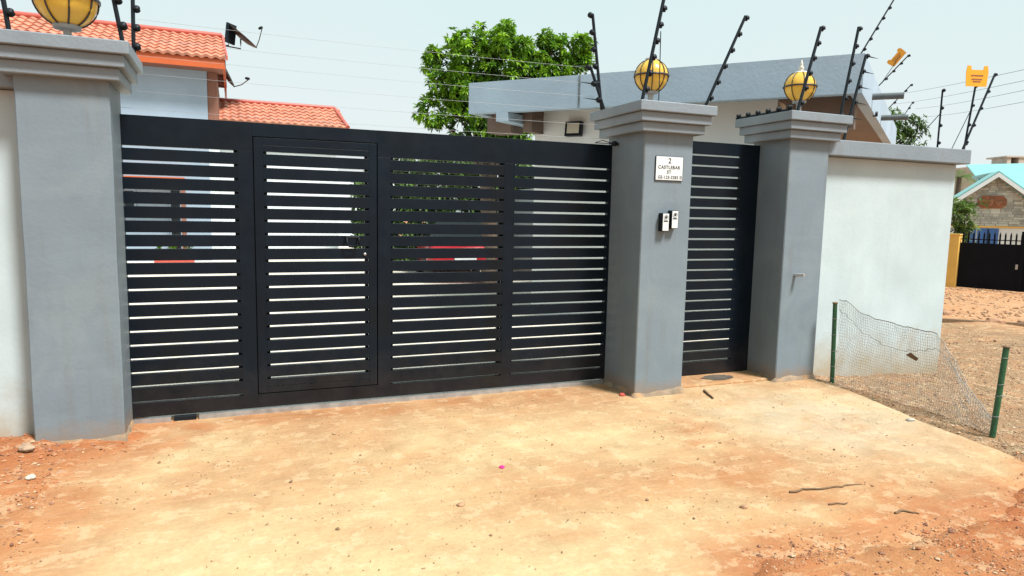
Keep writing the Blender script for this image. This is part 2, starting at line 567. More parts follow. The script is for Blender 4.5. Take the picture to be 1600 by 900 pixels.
def fbm(x, y, z=0.0, o=4):
    return mnoise.fractal(Vector((x, y, z)), 0.9, 2.0, o)   # roughly -1..1
def sstep(a, b, x):
    t = max(0.0, min(1.0, (x - a) / (b - a)))
    return t * t * (3 - 2 * t)
def interp(tab, t):
    if t <= tab[0][0]: return tab[0][1]
    for (a, va), (b, vb) in zip(tab, tab[1:]):
        if t <= b: return va + (vb - va) * (t - a) / (b - a)
    return tab[-1][1]
def lerp3(a, b, t):
    return tuple(p + (q - p) * t for p, q in zip(a, b))
def set_tint(me, cols):
    at = me.color_attributes.new('tint', 'FLOAT_COLOR', 'POINT')
    flat = []
    for c in cols: flat += [c[0], c[1], c[2], 1.0]
    at.data.foreach_set('color', flat)

# ------------------------------------------------------------------ ground
XE = [(1.0, 4.9), (2.77, 4.86), (2.98, 4.95), (3.28, 4.99), (3.62, 5.04), (4.10, 5.17), (4.49, 5.28), (4.79, 5.30), (5.6, 5.32)]
YF = [(1.7, 1.2), (2.0, 2.15), (2.2, 2.36), (2.5, 2.40), (2.95, 2.31), (3.5, 2.29), (4.1, 2.36), (4.6, 2.55), (5.2, 2.75)]
XL = [(1.0, -1.3), (2.6, -1.2), (3.47, -1.0), (3.8, -0.93), (4.2, -0.98), (4.61, -0.98), (4.85, -0.80), (5.0, -0.66), (5.2, -0.60)]
def apron_s(x, y):
    """>0 outside the cement apron"""
    a = x - interp(XE, y)
    b = interp(YF, x) - y
    c = interp(XL, y) - x if y < 5.6 else -1
    return max(a, b, c)
def fall(x):
    d = max(0.0, x - 5.2)
    return -0.05 * min(d, 2.2) - 0.030 * min(max(0.0, d - 2.2), 20)
def ground_z(x, y):
    s = apron_s(x, y)
    if y > 5.65 and -40 < x < 5.6: s = min(s, -1)
    n1 = fbm(x * 1.3, y * 1.3, 3.1)
    n2 = fbm(x * 7, y * 7, 9.3)
    t = sstep(-0.10, 0.10, s + 0.07 * n1 + 0.035 * n2)
    rough = 0.016 * n2 + 0.012 * n1
    h = -0.045 + t * (0.056 + rough)
    if x > 4.6:
        h -= t * 0.016 * sstep(4.6, 5.2, x)
    # piled earth against the left pillar
    h += t * 0.05 * math.exp(-((x + 1.35) ** 2 / 0.15 + (y - 5.05) ** 2 / 0.12)) * (1 + 0.6 * n2)
    # trodden ridge beyond the netting
    dd = (x - 12.0) * 0.97 + (y - 8.4) * 0.25
    h += 0.10 * math.exp(-(dd / 0.28) ** 2) * (1 + 0.5 * n1)
    return h + fall(x)
SOIL_RED = (0.30, 0.098, 0.036)
SOIL_ORANGE = (0.37, 0.168, 0.072)
GRAVEL = (0.235, 0.150, 0.085)
SOIL_TAN = (0.38, 0.215, 0.115)
def soil_col(x, y):
    n1 = fbm(x * 0.9, y * 0.9, 5.0)
    n2 = fbm(x * 4.0, y * 4.0, 1.0)
    c = lerp3(SOIL_RED, SOIL_ORANGE, max(0, min(1, 0.5 + 0.9 * n1 + 0.4 * n2)))
    g = sstep(-0.15, 0.25, (x - 4.75) + 0.25 * n1 + (0.4 if y > 3 else 0) - max(0, 3.0 - y) * 1.3)
    gcol = lerp3(GRAVEL, (0.31, 0.165, 0.085), max(0, min(1, 0.3 + 0.9 * n2)))
    c = lerp3(c, gcol, g)
    far = sstep(11.6, 12.4, x + 0.25 * (y - 8.4) + 0.2 * n1)
    c = lerp3(c, lerp3(SOIL_TAN, SOIL_ORANGE, max(0, min(1, 0.4 + 0.8 * n2))), far)
    return c
def graded(lo, hi, fine0, fine1, step):
    xs = []
    x = fine0
    while x <= fine1 + 1e-6:
        xs.append(x); x += step
    st, x = step, fine1
    while x < hi:
        st *= 1.22; x += st; xs.append(min(x, hi))
    st, x = step, fine0
    low = []
    while x > lo:
        st *= 1.22; x -= st; low.append(max(x, lo))
    return low[::-1] + xs
gx = graded(-700, 900, -2.0, 8.6, 0.055)
gy = graded(-120, 1500, 1.2, 6.2, 0.055)
vs_ = [(x, y, ground_z(x, y) if (-60 < x < 80 and -20 < y < 80) else fall(x)) for y in gy for x in gx]
nx = len(gx)
fs = [(j * nx + i, j * nx + i + 1, (j + 1) * nx + i + 1, (j + 1) * nx + i) for j in range(len(gy) - 1) for i in range(nx - 1)]
me = bpy.data.meshes.new('ground')
me.from_pydata(vs_, [], fs)
set_tint(me, [soil_col(v[0], v[1]) for v in vs_])
me.polygons.foreach_set('use_smooth', [True] * len(fs))
me.materials.append(M['soil'])
tag(obj('ground', me), kind='structure')

# cement apron in front of the gates
CEM_PALE, CEM_TAN, CEM_ORANGE, CEM_GREY = (0.445, 0.325, 0.178), (0.375, 0.226, 0.115), (0.312, 0.140, 0.058), (0.395, 0.318, 0.220)
def blob(x, y, cx, cy, rx, ry):
    return math.exp(-(((x - cx) / rx) ** 2 + ((y - cy) / ry) ** 2))
def apron_col(x, y):
    n1 = fbm(x * 0.8, y * 1.1, 21)
    n2 = fbm(x * 3.0, y * 4.0, 22)
    c = lerp3(CEM_TAN, CEM_PALE, max(0, min(1, 0.45 + 1.0 * n1 + 0.5 * n2)))
    p = blob(x, y, 0.5, 2.7, 1.4, 0.75) + 0.7 * blob(x, y, 1.8, 2.6, 0.8, 0.5) + 0.5 * blob(x, y, 2.5, 4.2, 0.9, 0.4)
    c = lerp3(c, CEM_PALE, max(0, min(1, p * (0.9 + 0.8 * n2))))
    g = blob(x, y, 4.3, 3.9, 0.9, 0.8)
    c = lerp3(c, CEM_GREY, max(0, min(0.9, g * (0.9 + 0.9 * n2))))
    o = (blob(x, y, 0.5, 5.35, 3.6, 0.28) + 0.75 * blob(x, y, 3.1, 3.6, 0.45, 1.2) + 0.6 * blob(x, y, 2.0, 3.3, 1.2, 0.28)
         + 0.8 * blob(x, y, 2.3, 2.2, 0.8, 0.3) + 0.6 * blob(x, y, 4.0, 2.7, 1.0, 0.35) + 0.5 * blob(x, y, -0.9, 4.4, 0.25, 0.8))
    c = lerp3(c, CEM_ORANGE, max(0, min(0.9, o * (0.75 + 0.9 * n2))))
    e = sstep(-0.55, 0.0, apron_s(x, y) + 0.30 * n2 + 0.15 * n1) if x < 4.3 else sstep(-0.25, 0.0, interp(YF, x) - y + 0.15 * n2)
    c = lerp3(c, soil_col(x, y) if x < 4.3 else SOIL_ORANGE, 0.8 * e)
    return c
ny_, nx_ = 96, 140
vs_, cols = [], []
for j in range(ny_ + 1):
    y = 0.9 + (5.62 - 0.9) * j / ny_
    xe = interp(XE, y) + 0.03 * fbm(y * 5, 0, 40)
    for i in range(nx_ + 1):
        x = -1.9 + (xe + 1.9) * i / nx_
        vs_.append((x, y, 0.004 * fbm(x * 1.5, y * 1.5, 31)))
        cols.append(apron_col(x, y))
n_top = len(vs_)
fs = [(j * (nx_ + 1) + i, j * (nx_ + 1) + i + 1, (j + 1) * (nx_ + 1) + i + 1, (j + 1) * (nx_ + 1) + i) for j in range(ny_) for i in range(nx_)]
for j in range(ny_ + 1):                     # visible right-hand edge of the slab
    v = vs_[j * (nx_ + 1) + nx_]
    vs_.append((v[0] + 0.01, v[1], -0.09)); cols.append(CEM_ORANGE)
fs += [(j * (nx_ + 1) + nx_, n_top + j, n_top + j + 1, (j + 1) * (nx_ + 1) + nx_) for j in range(ny_)]
me = bpy.data.meshes.new('driveway_apron')
me.from_pydata(vs_, [], fs)
set_tint(me, cols)
me.polygons.foreach_set('use_smooth', [True] * len(fs))
me.materials.append(M['apron'])
tag(obj('driveway', me), kind='structure')

# paved courtyard behind the gates
me = MB().box(-14, 7.11, 5.63, 34, -0.04, 0.001).mesh('courtyard_paving', M['paving'])
tag(obj('courtyard_pavement', me), kind='structure')

# ------------------------------------------------------------------ pillars
LP = (-1.2269, -0.712, 5.1165, 5.577, 2.610)
MP = (3.2218, 3.718, 4.9777, 5.580, 2.525)
RP = (4.8514, 5.3415, 5.0267, 5.521, 2.565)
def pillar(P, label):
    x0, x1, y0, y1, zt = P
    t = thing('gate_pillar', ((x0 + x1) / 2, (y0 + y1) / 2, 0), label, 'pillar', 'grey pillars carrying the gates')
    b = MB()
    # body with slightly uneven plaster faces
    nz_ = 24
    ring = []
    for k in range(nz_ + 1):
        z = -0.12 + (zt - 0.22 + 0.12) * k / nz_
        pts = []
        c = 0.008
        base = [(x0 + c, y0), (x1 - c, y0), (x1, y0 + c), (x1, y1 - c), (x1 - c, y1), (x0 + c, y1), (x0, y1 - c), (x0, y0 + c)]
        for (px, py) in base:
            d = 0.0035 * fbm(px * 3, z * 2.2, py * 3 + 5)
            pts.append(Vector((px + d, py + d, z)))
        ring += pts
    b.add(ring, [(k * 8 + i, k * 8 + (i + 1) % 8, (k + 1) * 8 + (i + 1) % 8, (k + 1) * 8 + i) for k in range(nz_) for i in range(8)])
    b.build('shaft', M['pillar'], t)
    # rough splashed cement at the foot
    ft = MB()
    K = 40
    per = [(x0, y0), (x1, y0), (x1, y1), (x0, y1)]
    lo, hi = [], []
    for k in range(K):
        q = 4 * k / K; i = int(q); f_ = q - i
        a_, b_ = per[i], per[(i + 1) % 4]
        px, py_ = a_[0] + (b_[0] - a_[0]) * f_, a_[1] + (b_[1] - a_[1]) * f_
        cx, cy = (x0 + x1) / 2, (y0 + y1) / 2
        h_ = 0.035 + 0.03 * fbm(px * 5, py_ * 5, x0)
        o1 = 1.02 + 0.03 * fbm(px * 6, py_ * 6, 3 + x0); o0 = 1.10 + 0.06 * fbm(px * 6, py_ * 6, 8 + x0)
        hi.append((cx + (px - cx) * o1, cy + (py_ - cy) * o1, h_)); lo.append((cx + (px - cx) * o0, cy + (py_ - cy) * o0, -0.02))
    inn = [(((x0 + x1) / 2) + (p[0] - (x0 + x1) / 2) * 0.95, ((y0 + y1) / 2) + (p[1] - (y0 + y1) / 2) * 0.95, p[2] + 0.012) for p in hi]
    ft.add(lo + hi + inn, [(k, (k + 1) % K, K + (k + 1) % K, K + k) for k in range(K)] + [(K + k, K + (k + 1) % K, 2 * K + (k + 1) % K, 2 * K + k) for k in range(K)], True)
    ft.build('footing', M['footing'], t)
    th = 0.082
    for name, ov, za, zb in (('cap_slab', 0.134, zt - th, zt), ('cap_moulding', 0.102, zt - th * 1.95, zt - th - 0.0005), ('cap_moulding', 0.066, zt - th * 2.9, zt - th * 1.95 - 0.0005)):
        MB().cbox(x0 - ov, x1 + ov, y0 - ov, y1 + ov, za, zb, 0.007).build(name, M['cap'], t)
    return t
pillar(LP, 'wide grey pillar nearest the viewer, at the left end of the sliding gate')
pillar(MP, 'grey middle pillar with the address plate and two doorbells on it')
pillar(RP, 'grey pillar with a steel peg in its face, beside the netting')
# ------------------------------------------------------------------ boundary walls
t = thing('boundary_wall', (6.3, 5.15, 0), 'white boundary wall with grey coping to the right of the pillars', 'wall', 'white boundary walls')
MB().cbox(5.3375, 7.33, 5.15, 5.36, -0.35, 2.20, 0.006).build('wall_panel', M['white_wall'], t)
MB().cbox(5.3395, 7.38, 5.03, 5.48, 2.203, 2.355, 0.008).build('coping', M['cap'], t)
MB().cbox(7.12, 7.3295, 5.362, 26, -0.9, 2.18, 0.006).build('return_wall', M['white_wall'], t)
t = thing('boundary_wall', (-3.5, 5.3, 0), 'white boundary wall with soil-stained foot, left of the wide pillar', 'wall', 'white boundary walls')
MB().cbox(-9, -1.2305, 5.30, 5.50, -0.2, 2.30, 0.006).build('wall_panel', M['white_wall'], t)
MB().cbox(-9, -1.2310, 5.20, 5.60, 2.303, 2.44, 0.008).build('coping', M['cap'], t)

# ------------------------------------------------------------------ sliding gate
GY, GT = 5.504, 0.05
Z0, DS, GAP = 1.9991, 0.1015, 0.0178
t = thing('sliding_gate', (1.25, GY, 0.04), 'wide charcoal metal sliding gate of horizontal slats with wicket door', 'gate', 'charcoal slatted gates')
def gbox(name, x0, x1, z0, z1, y0=GY, y1=GY + GT, par=t, c=0.0008):
    return MB().cbox(x0, x1, y0, y1, z0, z1, c).build(name, M['gate'], par)
D0, D1, DZ0, DZ1 = 0.1514, 1.0745, 0.158, 2.111
gbox('top_rail', -0.90, D0 - 0.004, Z0 + GAP / 2, 2.218)
gbox('top_rail', D0 - 0.0035, D1 + 0.0035, DZ1 + 0.007, 2.2175)
gbox('top_rail', D1 + 0.004, 3.42, Z0 + GAP / 2, 2.218)
gbox('bottom_rail', -0.90, D0 - 0.004, 0.045, 0.150)
gbox('bottom_rail', D0 - 0.0035, D1 + 0.0035, 0.0455, DZ0 - 0.007)
gbox('bottom_rail', D1 + 0.004, 3.42, 0.045, 0.150)
for (a, b_) in ((0.0423, D0 - 0.0045), (D1 + 0.0045, 1.1846), (2.1673, 2.2590), (3.195, 3.42), (-0.90, -0.80)):
    gbox('stile', a, b_, 0.1505, Z0 + GAP / 2 - 0.0005)
for a in (0.0423, 1.1846, 2.1673, 2.2590):   # inner tubes seen at the slot ends
    s_ = -0.028 if a in (0.0423, 2.1673) else 0.0
    gbox('inner_tube', a + s_, a + s_ + 0.028, 0.1505, Z0 + 0.012, GY + GT + 0.001, GY + GT + 0.03)
def slat_column(x0, x1, rows, par, y0=GY + 0.0004, thick=GT - 0.006):
    h = DS - GAP
    me_ = MB().cbox(x0, x1, y0, y0 + thick, -h / 2, h / 2, 0.0012).mesh('slat', M['gate'])
    for i in rows:
        obj('slat', me_, par, (0 if par.type != 'EMPTY' else 0, 0, Z0 - (i + 0.5) * DS))
for (a, b_) in ((-0.80, 0.0423), (1.1846, 2.1673), (2.2590, 3.195)):
    slat_column(a, b_, range(0, 17), t)
    gbox('slat', a, b_, 0.164, Z0 - 17 * DS - GAP / 2, GY + 0.0004, GY + GT - 0.006)
# wicket door in the gate
wd = gbox('wicket_door', D0 + 0.003, 0.221, DZ0, DZ1)
tag(wd, 'narrow wicket door outlined by a thin groove')
for (a, b_, c_, d_) in ((D0 - 0.03, D0 + 0.03, 0.06, 2.2), (D1 - 0.03, D1 + 0.03, 0.06, 2.2), (D0 + 0.031, D1 - 0.031, DZ1 - 0.03, 2.2), (D0 + 0.031, D1 - 0.031, 0.06, DZ0 + 0.02)):
    gbox('door_stop', a, b_, c_, d_, GY + GT + 0.001, GY + GT + 0.025)
def wbox(name, x0, x1, z0, z1, y0=GY + 0.0003, y1=GY + GT - 0.001):
    return MB().cbox(x0, x1, y0, y1, z0, z1, 0.0012).build(name, M['gate'], wd)
wbox('door_stile', 1.011, D1 - 0.003, DZ0, DZ1)
wbox('door_rail', 0.2212, 1.0108, 2.056, DZ1)
wbox('door_rail', 0.2212, 1.0108, Z0 + GAP / 2, 2.0535)
wbox('door_rail', 0.2212, 1.0108, DZ0, 0.205)
wbox('door_rail', 0.2212, 1.0108, 0.209, Z0 - 17 * DS - GAP / 2)
for a in (0.2212, 0.985):
    wbox('inner_tube', a, a + 0.026, 0.21, Z0 + 0.012, GY + GT, GY + GT + 0.03)
slat_column(0.2212, 1.0108, range(0, 17), wd)
h_ = MB()
pts = [(0.825, GY + 0.004, 1.372), (0.827, GY - 0.05, 1.372), (0.829, GY - 0.05, 1.318), (0.845, GY - 0.05, 1.300), (0.905, GY - 0.05, 1.300), (0.921, GY - 0.05, 1.318), (0.923, GY - 0.05, 1.372), (0.921, GY + 0.004, 1.372)]
h_.tube(pts, 0.008, 8)
h_.tube([(0.827, GY - 0.05, 1.372), (0.923, GY - 0.05, 1.372)], 0.007, 8)
h_.build('pull_handle', M['black'], wd)
MB().lathe([(0, -0.006), (0.011, -0.006), (0.012, 0), (0.012, 0.01)], (0.975, GY - 0.003, 1.235), 12, (0, 1, 0)).build('keyhole', M['steel'], wd)

# ground track of the sliding gate
t = thing('gate_track', (1.25, 5.49, 0), 'pale steel ground track under the sliding gate', 'track')
MB().box(-0.70, -0.46, 5.482, 5.51, -0.02, 0.036).build('rail', M['steel'], t)
MB().box(-0.27, 3.20, 5.482, 5.51, -0.02, 0.036).build('rail', M['steel'], t)
MB().cbox(-0.44, -0.29, 5.486, 5.53, -0.02, 0.034, 0.004).build('roller_housing', M['black'], t)

# ------------------------------------------------------------------ pedestrian gate
PY = 5.42
PZ0, PDS, PG = 2.171, 0.1003, 0.0175
t = thing('pedestrian_gate', (4.28, PY, 0.02), 'narrow charcoal slatted pedestrian gate between the two right-hand pillars', 'gate', 'charcoal slatted gates')
def pbox(name, x0, x1, z0, z1, y0=PY, y1=PY + 0.05):
    return MB().cbox(x0, x1, y0, y1, z0, z1, 0.0008).build(name, M['gate'], t)
pbox('top_rail', 3.722, 4.848, PZ0 + PG / 2, 2.295)
pbox('bottom_rail', 3.722, 4.848, 0.03, PZ0 - 20 * PDS - PG / 2)
pbox('stile', 3.722, 3.80, PZ0 - 20 * PDS - PG / 2 + 0.0005, PZ0 + PG / 2 - 0.0005)
pbox('stile', 4.635, 4.848, PZ0 - 20 * PDS - PG / 2 + 0.0005, PZ0 + PG / 2 - 0.0005)
me_ = MB().cbox(3.8005, 4.6345, PY + 0.0004, PY + 0.046, -(PDS - PG) / 2, (PDS - PG) / 2, 0.0012).mesh('slat', M['gate'])
for i in range(20):
    obj('slat', me_, t, (0, 0, PZ0 - (i + 0.5) * PDS))
# raised cement step and damp patch in front of it
me = MB().cbox(3.722, 4.848, 5.10, 5.62, -0.05, 0.022, 0.012).mesh('threshold', M['apron'])
set_tint(me, [lerp3(CEM_ORANGE, CEM_TAN, 0.6)] * len(me.vertices))
tag(obj('gate_threshold', me), kind='structure')

# ------------------------------------------------------------------ address plate and doorbells
def text_mesh(body, size, loc, name, parent, m, align='CENTER'):
    cu = bpy.data.curves.new('txt', 'FONT')
    cu.body = body
    cu.size = size
    cu.align_x = align
    cu.extrude = 0.0006
    cu.offset = size * 0.012
    cu.space_character = 1.08
    tmp = bpy.data.objects.new('txt', cu)
    COL.objects.link(tmp)
    bpy.context.view_layer.update()
    dg = bpy.context.evaluated_depsgraph_get()
    me = bpy.data.meshes.new_from_object(tmp.evaluated_get(dg))
    bpy.data.objects.remove(tmp)
    me.transform(Matrix.Translation(loc) @ Matrix.Rotation(rad(90), 4, 'X'))
    me.materials.clear()
    me.materials.append(m)
    return obj(name, me, parent)
py = MP[2] - 0.006
t = thing('address_plate', (3.474, py, 1.99), 'white address plate with black lettering on the middle pillar', 'sign')
MB().cbox(3.337, 3.611, py - 0.006, py + 0.004, 1.892, 2.091, 0.002).build('plate', M['plate'], t)
e = 0.004
rim = MB()
for (a, b_, c_, d_) in ((3.335, 3.613, 2.090, 2.094), (3.335, 3.613, 1.889, 1.893), (3.334, 3.338, 1.889, 2.094), (3.610, 3.614, 1.889, 2.094)):
    rim.box(a, b_, py - 0.005 - 0.0002 * len(rim.f) / 6, py + 0.0035, c_, d_)
rim.build('border', M['black'], t)
fy = py - 0.0070
text_mesh('2', 0.062, (3.474, fy, 2.036), 'lettering', t, M['ink'])
text_mesh('CASTLEBAR', 0.040, (3.470, fy, 1.988), 'lettering', t, M['ink'])
text_mesh('ST', 0.040, (3.470, fy, 1.948), 'lettering', t, M['ink'])
text_mesh('GE-123-3283', 0.036, (3.462, fy, 1.905), 'lettering', t, M['ink'])
sq = MB()
for (a, b_, c_, d_) in ((3.582, 3.602, 1.928, 1.931), (3.582, 3.602, 1.905, 1.908), (3.582, 3.585, 1.9082, 1.9278), (3.599, 3.602, 1.9082, 1.9278), (3.589, 3.595, 1.914, 1.921)):
    sq.box(a, b_, fy - 0.0006, fy + 0.0004, c_, d_)
sq.build('emblem', M['ink'], t)
for (x, z, lab) in ((3.424, 1.534, 'left-hand, lower of the two video doorbells on the middle pillar'), (3.517, 1.557, 'right-hand, higher of the two video doorbells on the middle pillar')):
    y = MP[2]
    t = thing('doorbell', (x, y, z), lab, 'doorbell', 'video doorbells')
    MB().cbox(x - 0.032, x + 0.040, y - 0.056, y + 0.002, z - 0.078, z + 0.078, 0.005).build('housing', M['black'], t)
    MB().cbox(x - 0.026, x + 0.034, y - 0.0595, y - 0.0562, z - 0.073, z + 0.073, 0.0012).build('faceplate', M['plate'], t)
    MB().lathe([(0, 0), (0.012, 0.001), (0.019, 0.003), (0.0195, -0.003)], (x + 0.004, y - 0.0605, z + 0.040), 20, (0, 1, 0)).build('camera_lens', M['glass'], t)
    MB().box(x - 0.018, x + 0.024, y - 0.0612, y - 0.0597, z + 0.004, z + 0.013).build('speaker_slot', M['black'], t)
# steel peg in the right pillar
pg = MB().tube([(5.008, 5.03, 1.046), (5.02, 4.985, 1.049), (5.036, 4.935, 1.053)], 0.017, 10)
pg.lathe([(0, -0.004), (0.017, -0.004), (0.018, 0.002), (0.0, 0.003)], (5.012, 5.018, 1.046), 12, (0, 1, 0))
tag(pg.build('steel_peg', M['steel']), 'short grey steel peg sticking out of the right pillar', 'peg')

# ------------------------------------------------------------------ globe lamps
def globe_lamp(x, y, zb, r, neck, finial, label):
    t = thing('globe_lamp', (x, y, zb), label, 'lamp', 'yellow globe lamps on the pillars')
    zc = zb + neck + r
    MB().lathe([(0.045, 0), (0.045, 0.012), (0.026, 0.02), (0.024, neck * 0.8), (0.03, neck)], (x, y, zb - 0.001), 16).build('neck', M['lamp_grey'], t)
    MB().lathe([(r * 0.15, -r * 1.08), (r * 0.44, -r * 1.06), (r * 0.46, -r * 0.92), (r * 0.40, -r * 0.90)], (x, y, zc), 24).build('cup', M['lamp_grey'], t)
    prof = [(max(0.001, r * math.cos(a)), r * math.sin(a)) for a in [rad(-90 + 180 * k / 18) for k in range(19)]]
    MB().lathe(prof, (x, y, zc), 32).build('globe', M['globe'], t)
    cg = MB()
    cg.lathe([(r * 1.02, -r * 0.05), (r * 1.10, -r * 0.05), (r * 1.10, r * 0.05), (r * 1.02, r * 0.05)], (x, y, zc), 32)
    cg.build('cage_band', M['cage'], t)
    for k in range(8):
        a = 2 * math.pi * (k + 0.35) / 8
        lo = [(x + math.cos(a) * r * 1.035 * math.cos(b_), y + math.sin(a) * r * 1.035 * math.cos(b_), zc + r * 1.035 * math.sin(b_)) for b_ in [rad(-64 + 128 * q / 14 if True else 0) for q in range(15)]]
        MB().tube(lo, r * 0.032, 6).build('cage_rib', M['cage'], t)
    if finial:
        MB().lathe([(r * 0.40, r * 0.93), (r * 0.36, r * 1.0), (r * 0.12, r * 1.04), (r * 0.15, r * 1.16), (r * 0.20, r * 1.24), (r * 0.10, r * 1.38), (r * 0.09, r * 1.44), (r * 0.12, r * 1.50), (r * 0.05, r * 1.62), (r * 0.045, r * 1.74), (0.001, r * 1.80)], (x, y, zc), 16).build('finial', M['cream'], t)
    else:
        MB().lathe([(r * 0.42, r * 0.91), (r * 0.42, r * 1.04), (r * 0.36, r * 1.07), (0.001, r * 1.08)], (x, y, zc), 20).build('top_cap', M['lamp_grey'], t)
globe_lamp(-0.965, 5.33, LP[4], 0.178, 0.115, False, 'large yellow globe lamp on the wide left pillar, cut by the photo edge')
globe_lamp(3.472, 5.30, MP[4], 0.143, 0.150, False, 'yellow globe lamp in dark cage on the middle pillar')
globe_lamp(5.240, 5.35, RP[4], 0.147, 0.170, True, 'yellow globe lamp with cream finial on the right pillar')

# ------------------------------------------------------------------ electric fence posts
def fence_post(base, tip, n, label, r=0.0135, ins_dir=(1, 0, 0), t0=0.10, ir=0.0245, spikes=None, group='electric fence posts', name='electric_fence_post'):
    b, e_ = Vector(base), Vector(tip)
    t = thing(name, b, label, 'fence post', group)
    MB().tube([b, e_], r, 10).build('rod', M['rod'], t)
    d = Vector(ins_dir).normalized()
    ax = (e_ - b).normalized()
    for k in range(n):
        p = b.lerp(e_, t0 + (0.985 - t0) * k / max(n - 1, 1)) + d * (r + ir * 0.35)
        m_ = MB().lathe([(0.001, -ir * 0.9), (ir * 0.62, -ir * 0.9), (ir, -ir * 0.5), (ir * 0.72, -ir * 0.12), (ir * 0.72, ir * 0.12), (ir, ir * 0.5), (ir * 0.62, ir * 0.9), (0.001, ir * 0.9)], p, 12, d.cross(ax) * 0.8 + ax * 0.45)
        m_.build('insulator', M['black'], t)
        if spikes is not None:
            q = p + Vector(spikes) * 0.03
            MB().tube([q, q + Vector(spikes) * 0.13], 0.007, 6, r1=0.0012).build('hook', M['rod'], t)
    return t
capL, capM, capR, capW = LP[4], MP[4], RP[4], 2.355
fence_post((-1.207, 5.02, capL), (-1.29, 4.98, capL + 0.85), 6, 'fence post at the far left edge, on the left pillar cap', t0=0.12)
fence_post((-0.615, 5.02, capL), (-0.74, 4.96, capL + 0.85), 6, 'leaning fence post at the front right corner of the left pillar cap', t0=0.11)
fence_post((-0.617, 5.57, capL), (-0.600, 5.57, capL + 0.86), 7, 'upright fence post at the back of the left pillar cap', t0=0.10)
fence_post((3.092, 5.50, capM), (2.970, 5.50, 3.337), 6, 'tall fence post leaning left at the back of the middle pillar cap', ins_dir=(-1, 0, 0))
fence_post((3.100, 5.47, capM), (2.950, 5.47, 2.877), 3, 'short fence post with hooks, leaning left on the middle pillar cap', ins_dir=(-1, 0, 0), t0=0.22, spikes=(-1, 0, 0.03))
fence_post((3.118, 4.880, capM), (3.285, 4.86, 3.40), 7, 'fence post crossing in front of the middle lamp', r=0.0145)
fence_post((4.000, 5.42, 2.28), (4.476, 5.30, 3.455), 8, 'fence post leaning right behind the middle pillar cap, over the pedestrian gate', r=0.0145)
fence_post((4.830, 4.945, capR), (5.052, 4.95, 3.342), 6, 'fence post crossing in front of the right lamp', r=0.0145)
fence_post((5.800, 5.40, capW), (6.021, 5.40, 3.560), 7, 'tall dark fence post rising behind the right pillar cap before the gatehouse eaves', r=0.0145)
fence_post((5.870, 5.36, capW), (6.130, 5.38, 3.290), 5, 'shorter fence post with three hooks behind the right pillar cap', r=0.0145, spikes=(1, 0, -0.06), t0=0.3)
fence_post((6.990, 5.14, capW), (6.939, 5.10, 2.961), 4, 'upright fence post on the white wall with a long stay', r=0.009, ins_dir=(0, -1, 0), ir=0.017)
fence_post((7.380, 5.12, capW), (7.415, 5.08, 3.045), 4, 'fence post under the orange warning sign at the wall end', r=0.010, ir=0.018)
fence_post((7.300, 5.08, capW), (7.666, 5.05, 3.183), 5, 'leaning fence post at the end of the white wall, right of the sign', r=0.011, ir=0.019)
# a post laid flat along the edge of the right pillar cap
fence_post((4.735, 5.66, capR + 0.012), (4.735, 4.93, capR + 0.012), 6, 'rod with insulators lying along the left edge of the right pillar cap', r=0.010, ins_dir=(0, 0, 1), t0=0.05)
# far posts behind the gatehouse
fence_post((10.10, 9.22, 4.10), (10.918, 9.049, 5.504), 7, 'thin far fence post rising above the gatehouse roof corner', r=0.013, ir=0.030, t0=0.2)
fence_post((12.30, 10.50, 4.25), (12.952, 10.324, 4.956), 4, 'thin far fence post beside the small orange sign', r=0.012, ir=0.030, t0=0.3)
fence_post((15.20, 12.60, 4.30), (15.769, 12.43, 4.946), 4, 'thin far fence post above the grey roof spouts', r=0.012, ir=0.032, t0=0.3)
fence_post((18.30, 14.60, 4.60), (18.574, 14.551, 5.014), 2, 'farthest tiny fence post over the distant tree', r=0.012, ir=0.034, t0=0.6)
for a, b_, lab in (((6.60, 5.16, 2.353), (6.940, 5.10, 2.72), 'thin slanting stay of the upright post on the wall'), ((7.195, 5.13, 2.353), (7.400, 5.09, 2.80), 'thin slanting stay beside the sign post')):
    st = MB().tube([a, b_], 0.004, 6)
    st.lathe([(0.001, 0), (0.010, 0), (0.010, 0.006), (0.001, 0.006)], a, 8)
    tag(st.build('fence_stay', M['rod']), lab, 'fence stay', 'fence stays')
st = MB().tube([(3.302, 4.93, 3.10), (3.335, 4.97, 2.80), (3.345, 4.98, capM)], 0.004, 6)
tag(st.build('fence_stay', M['rod']), 'thin stay rod in front of the middle lamp', 'fence stay', 'fence stays')
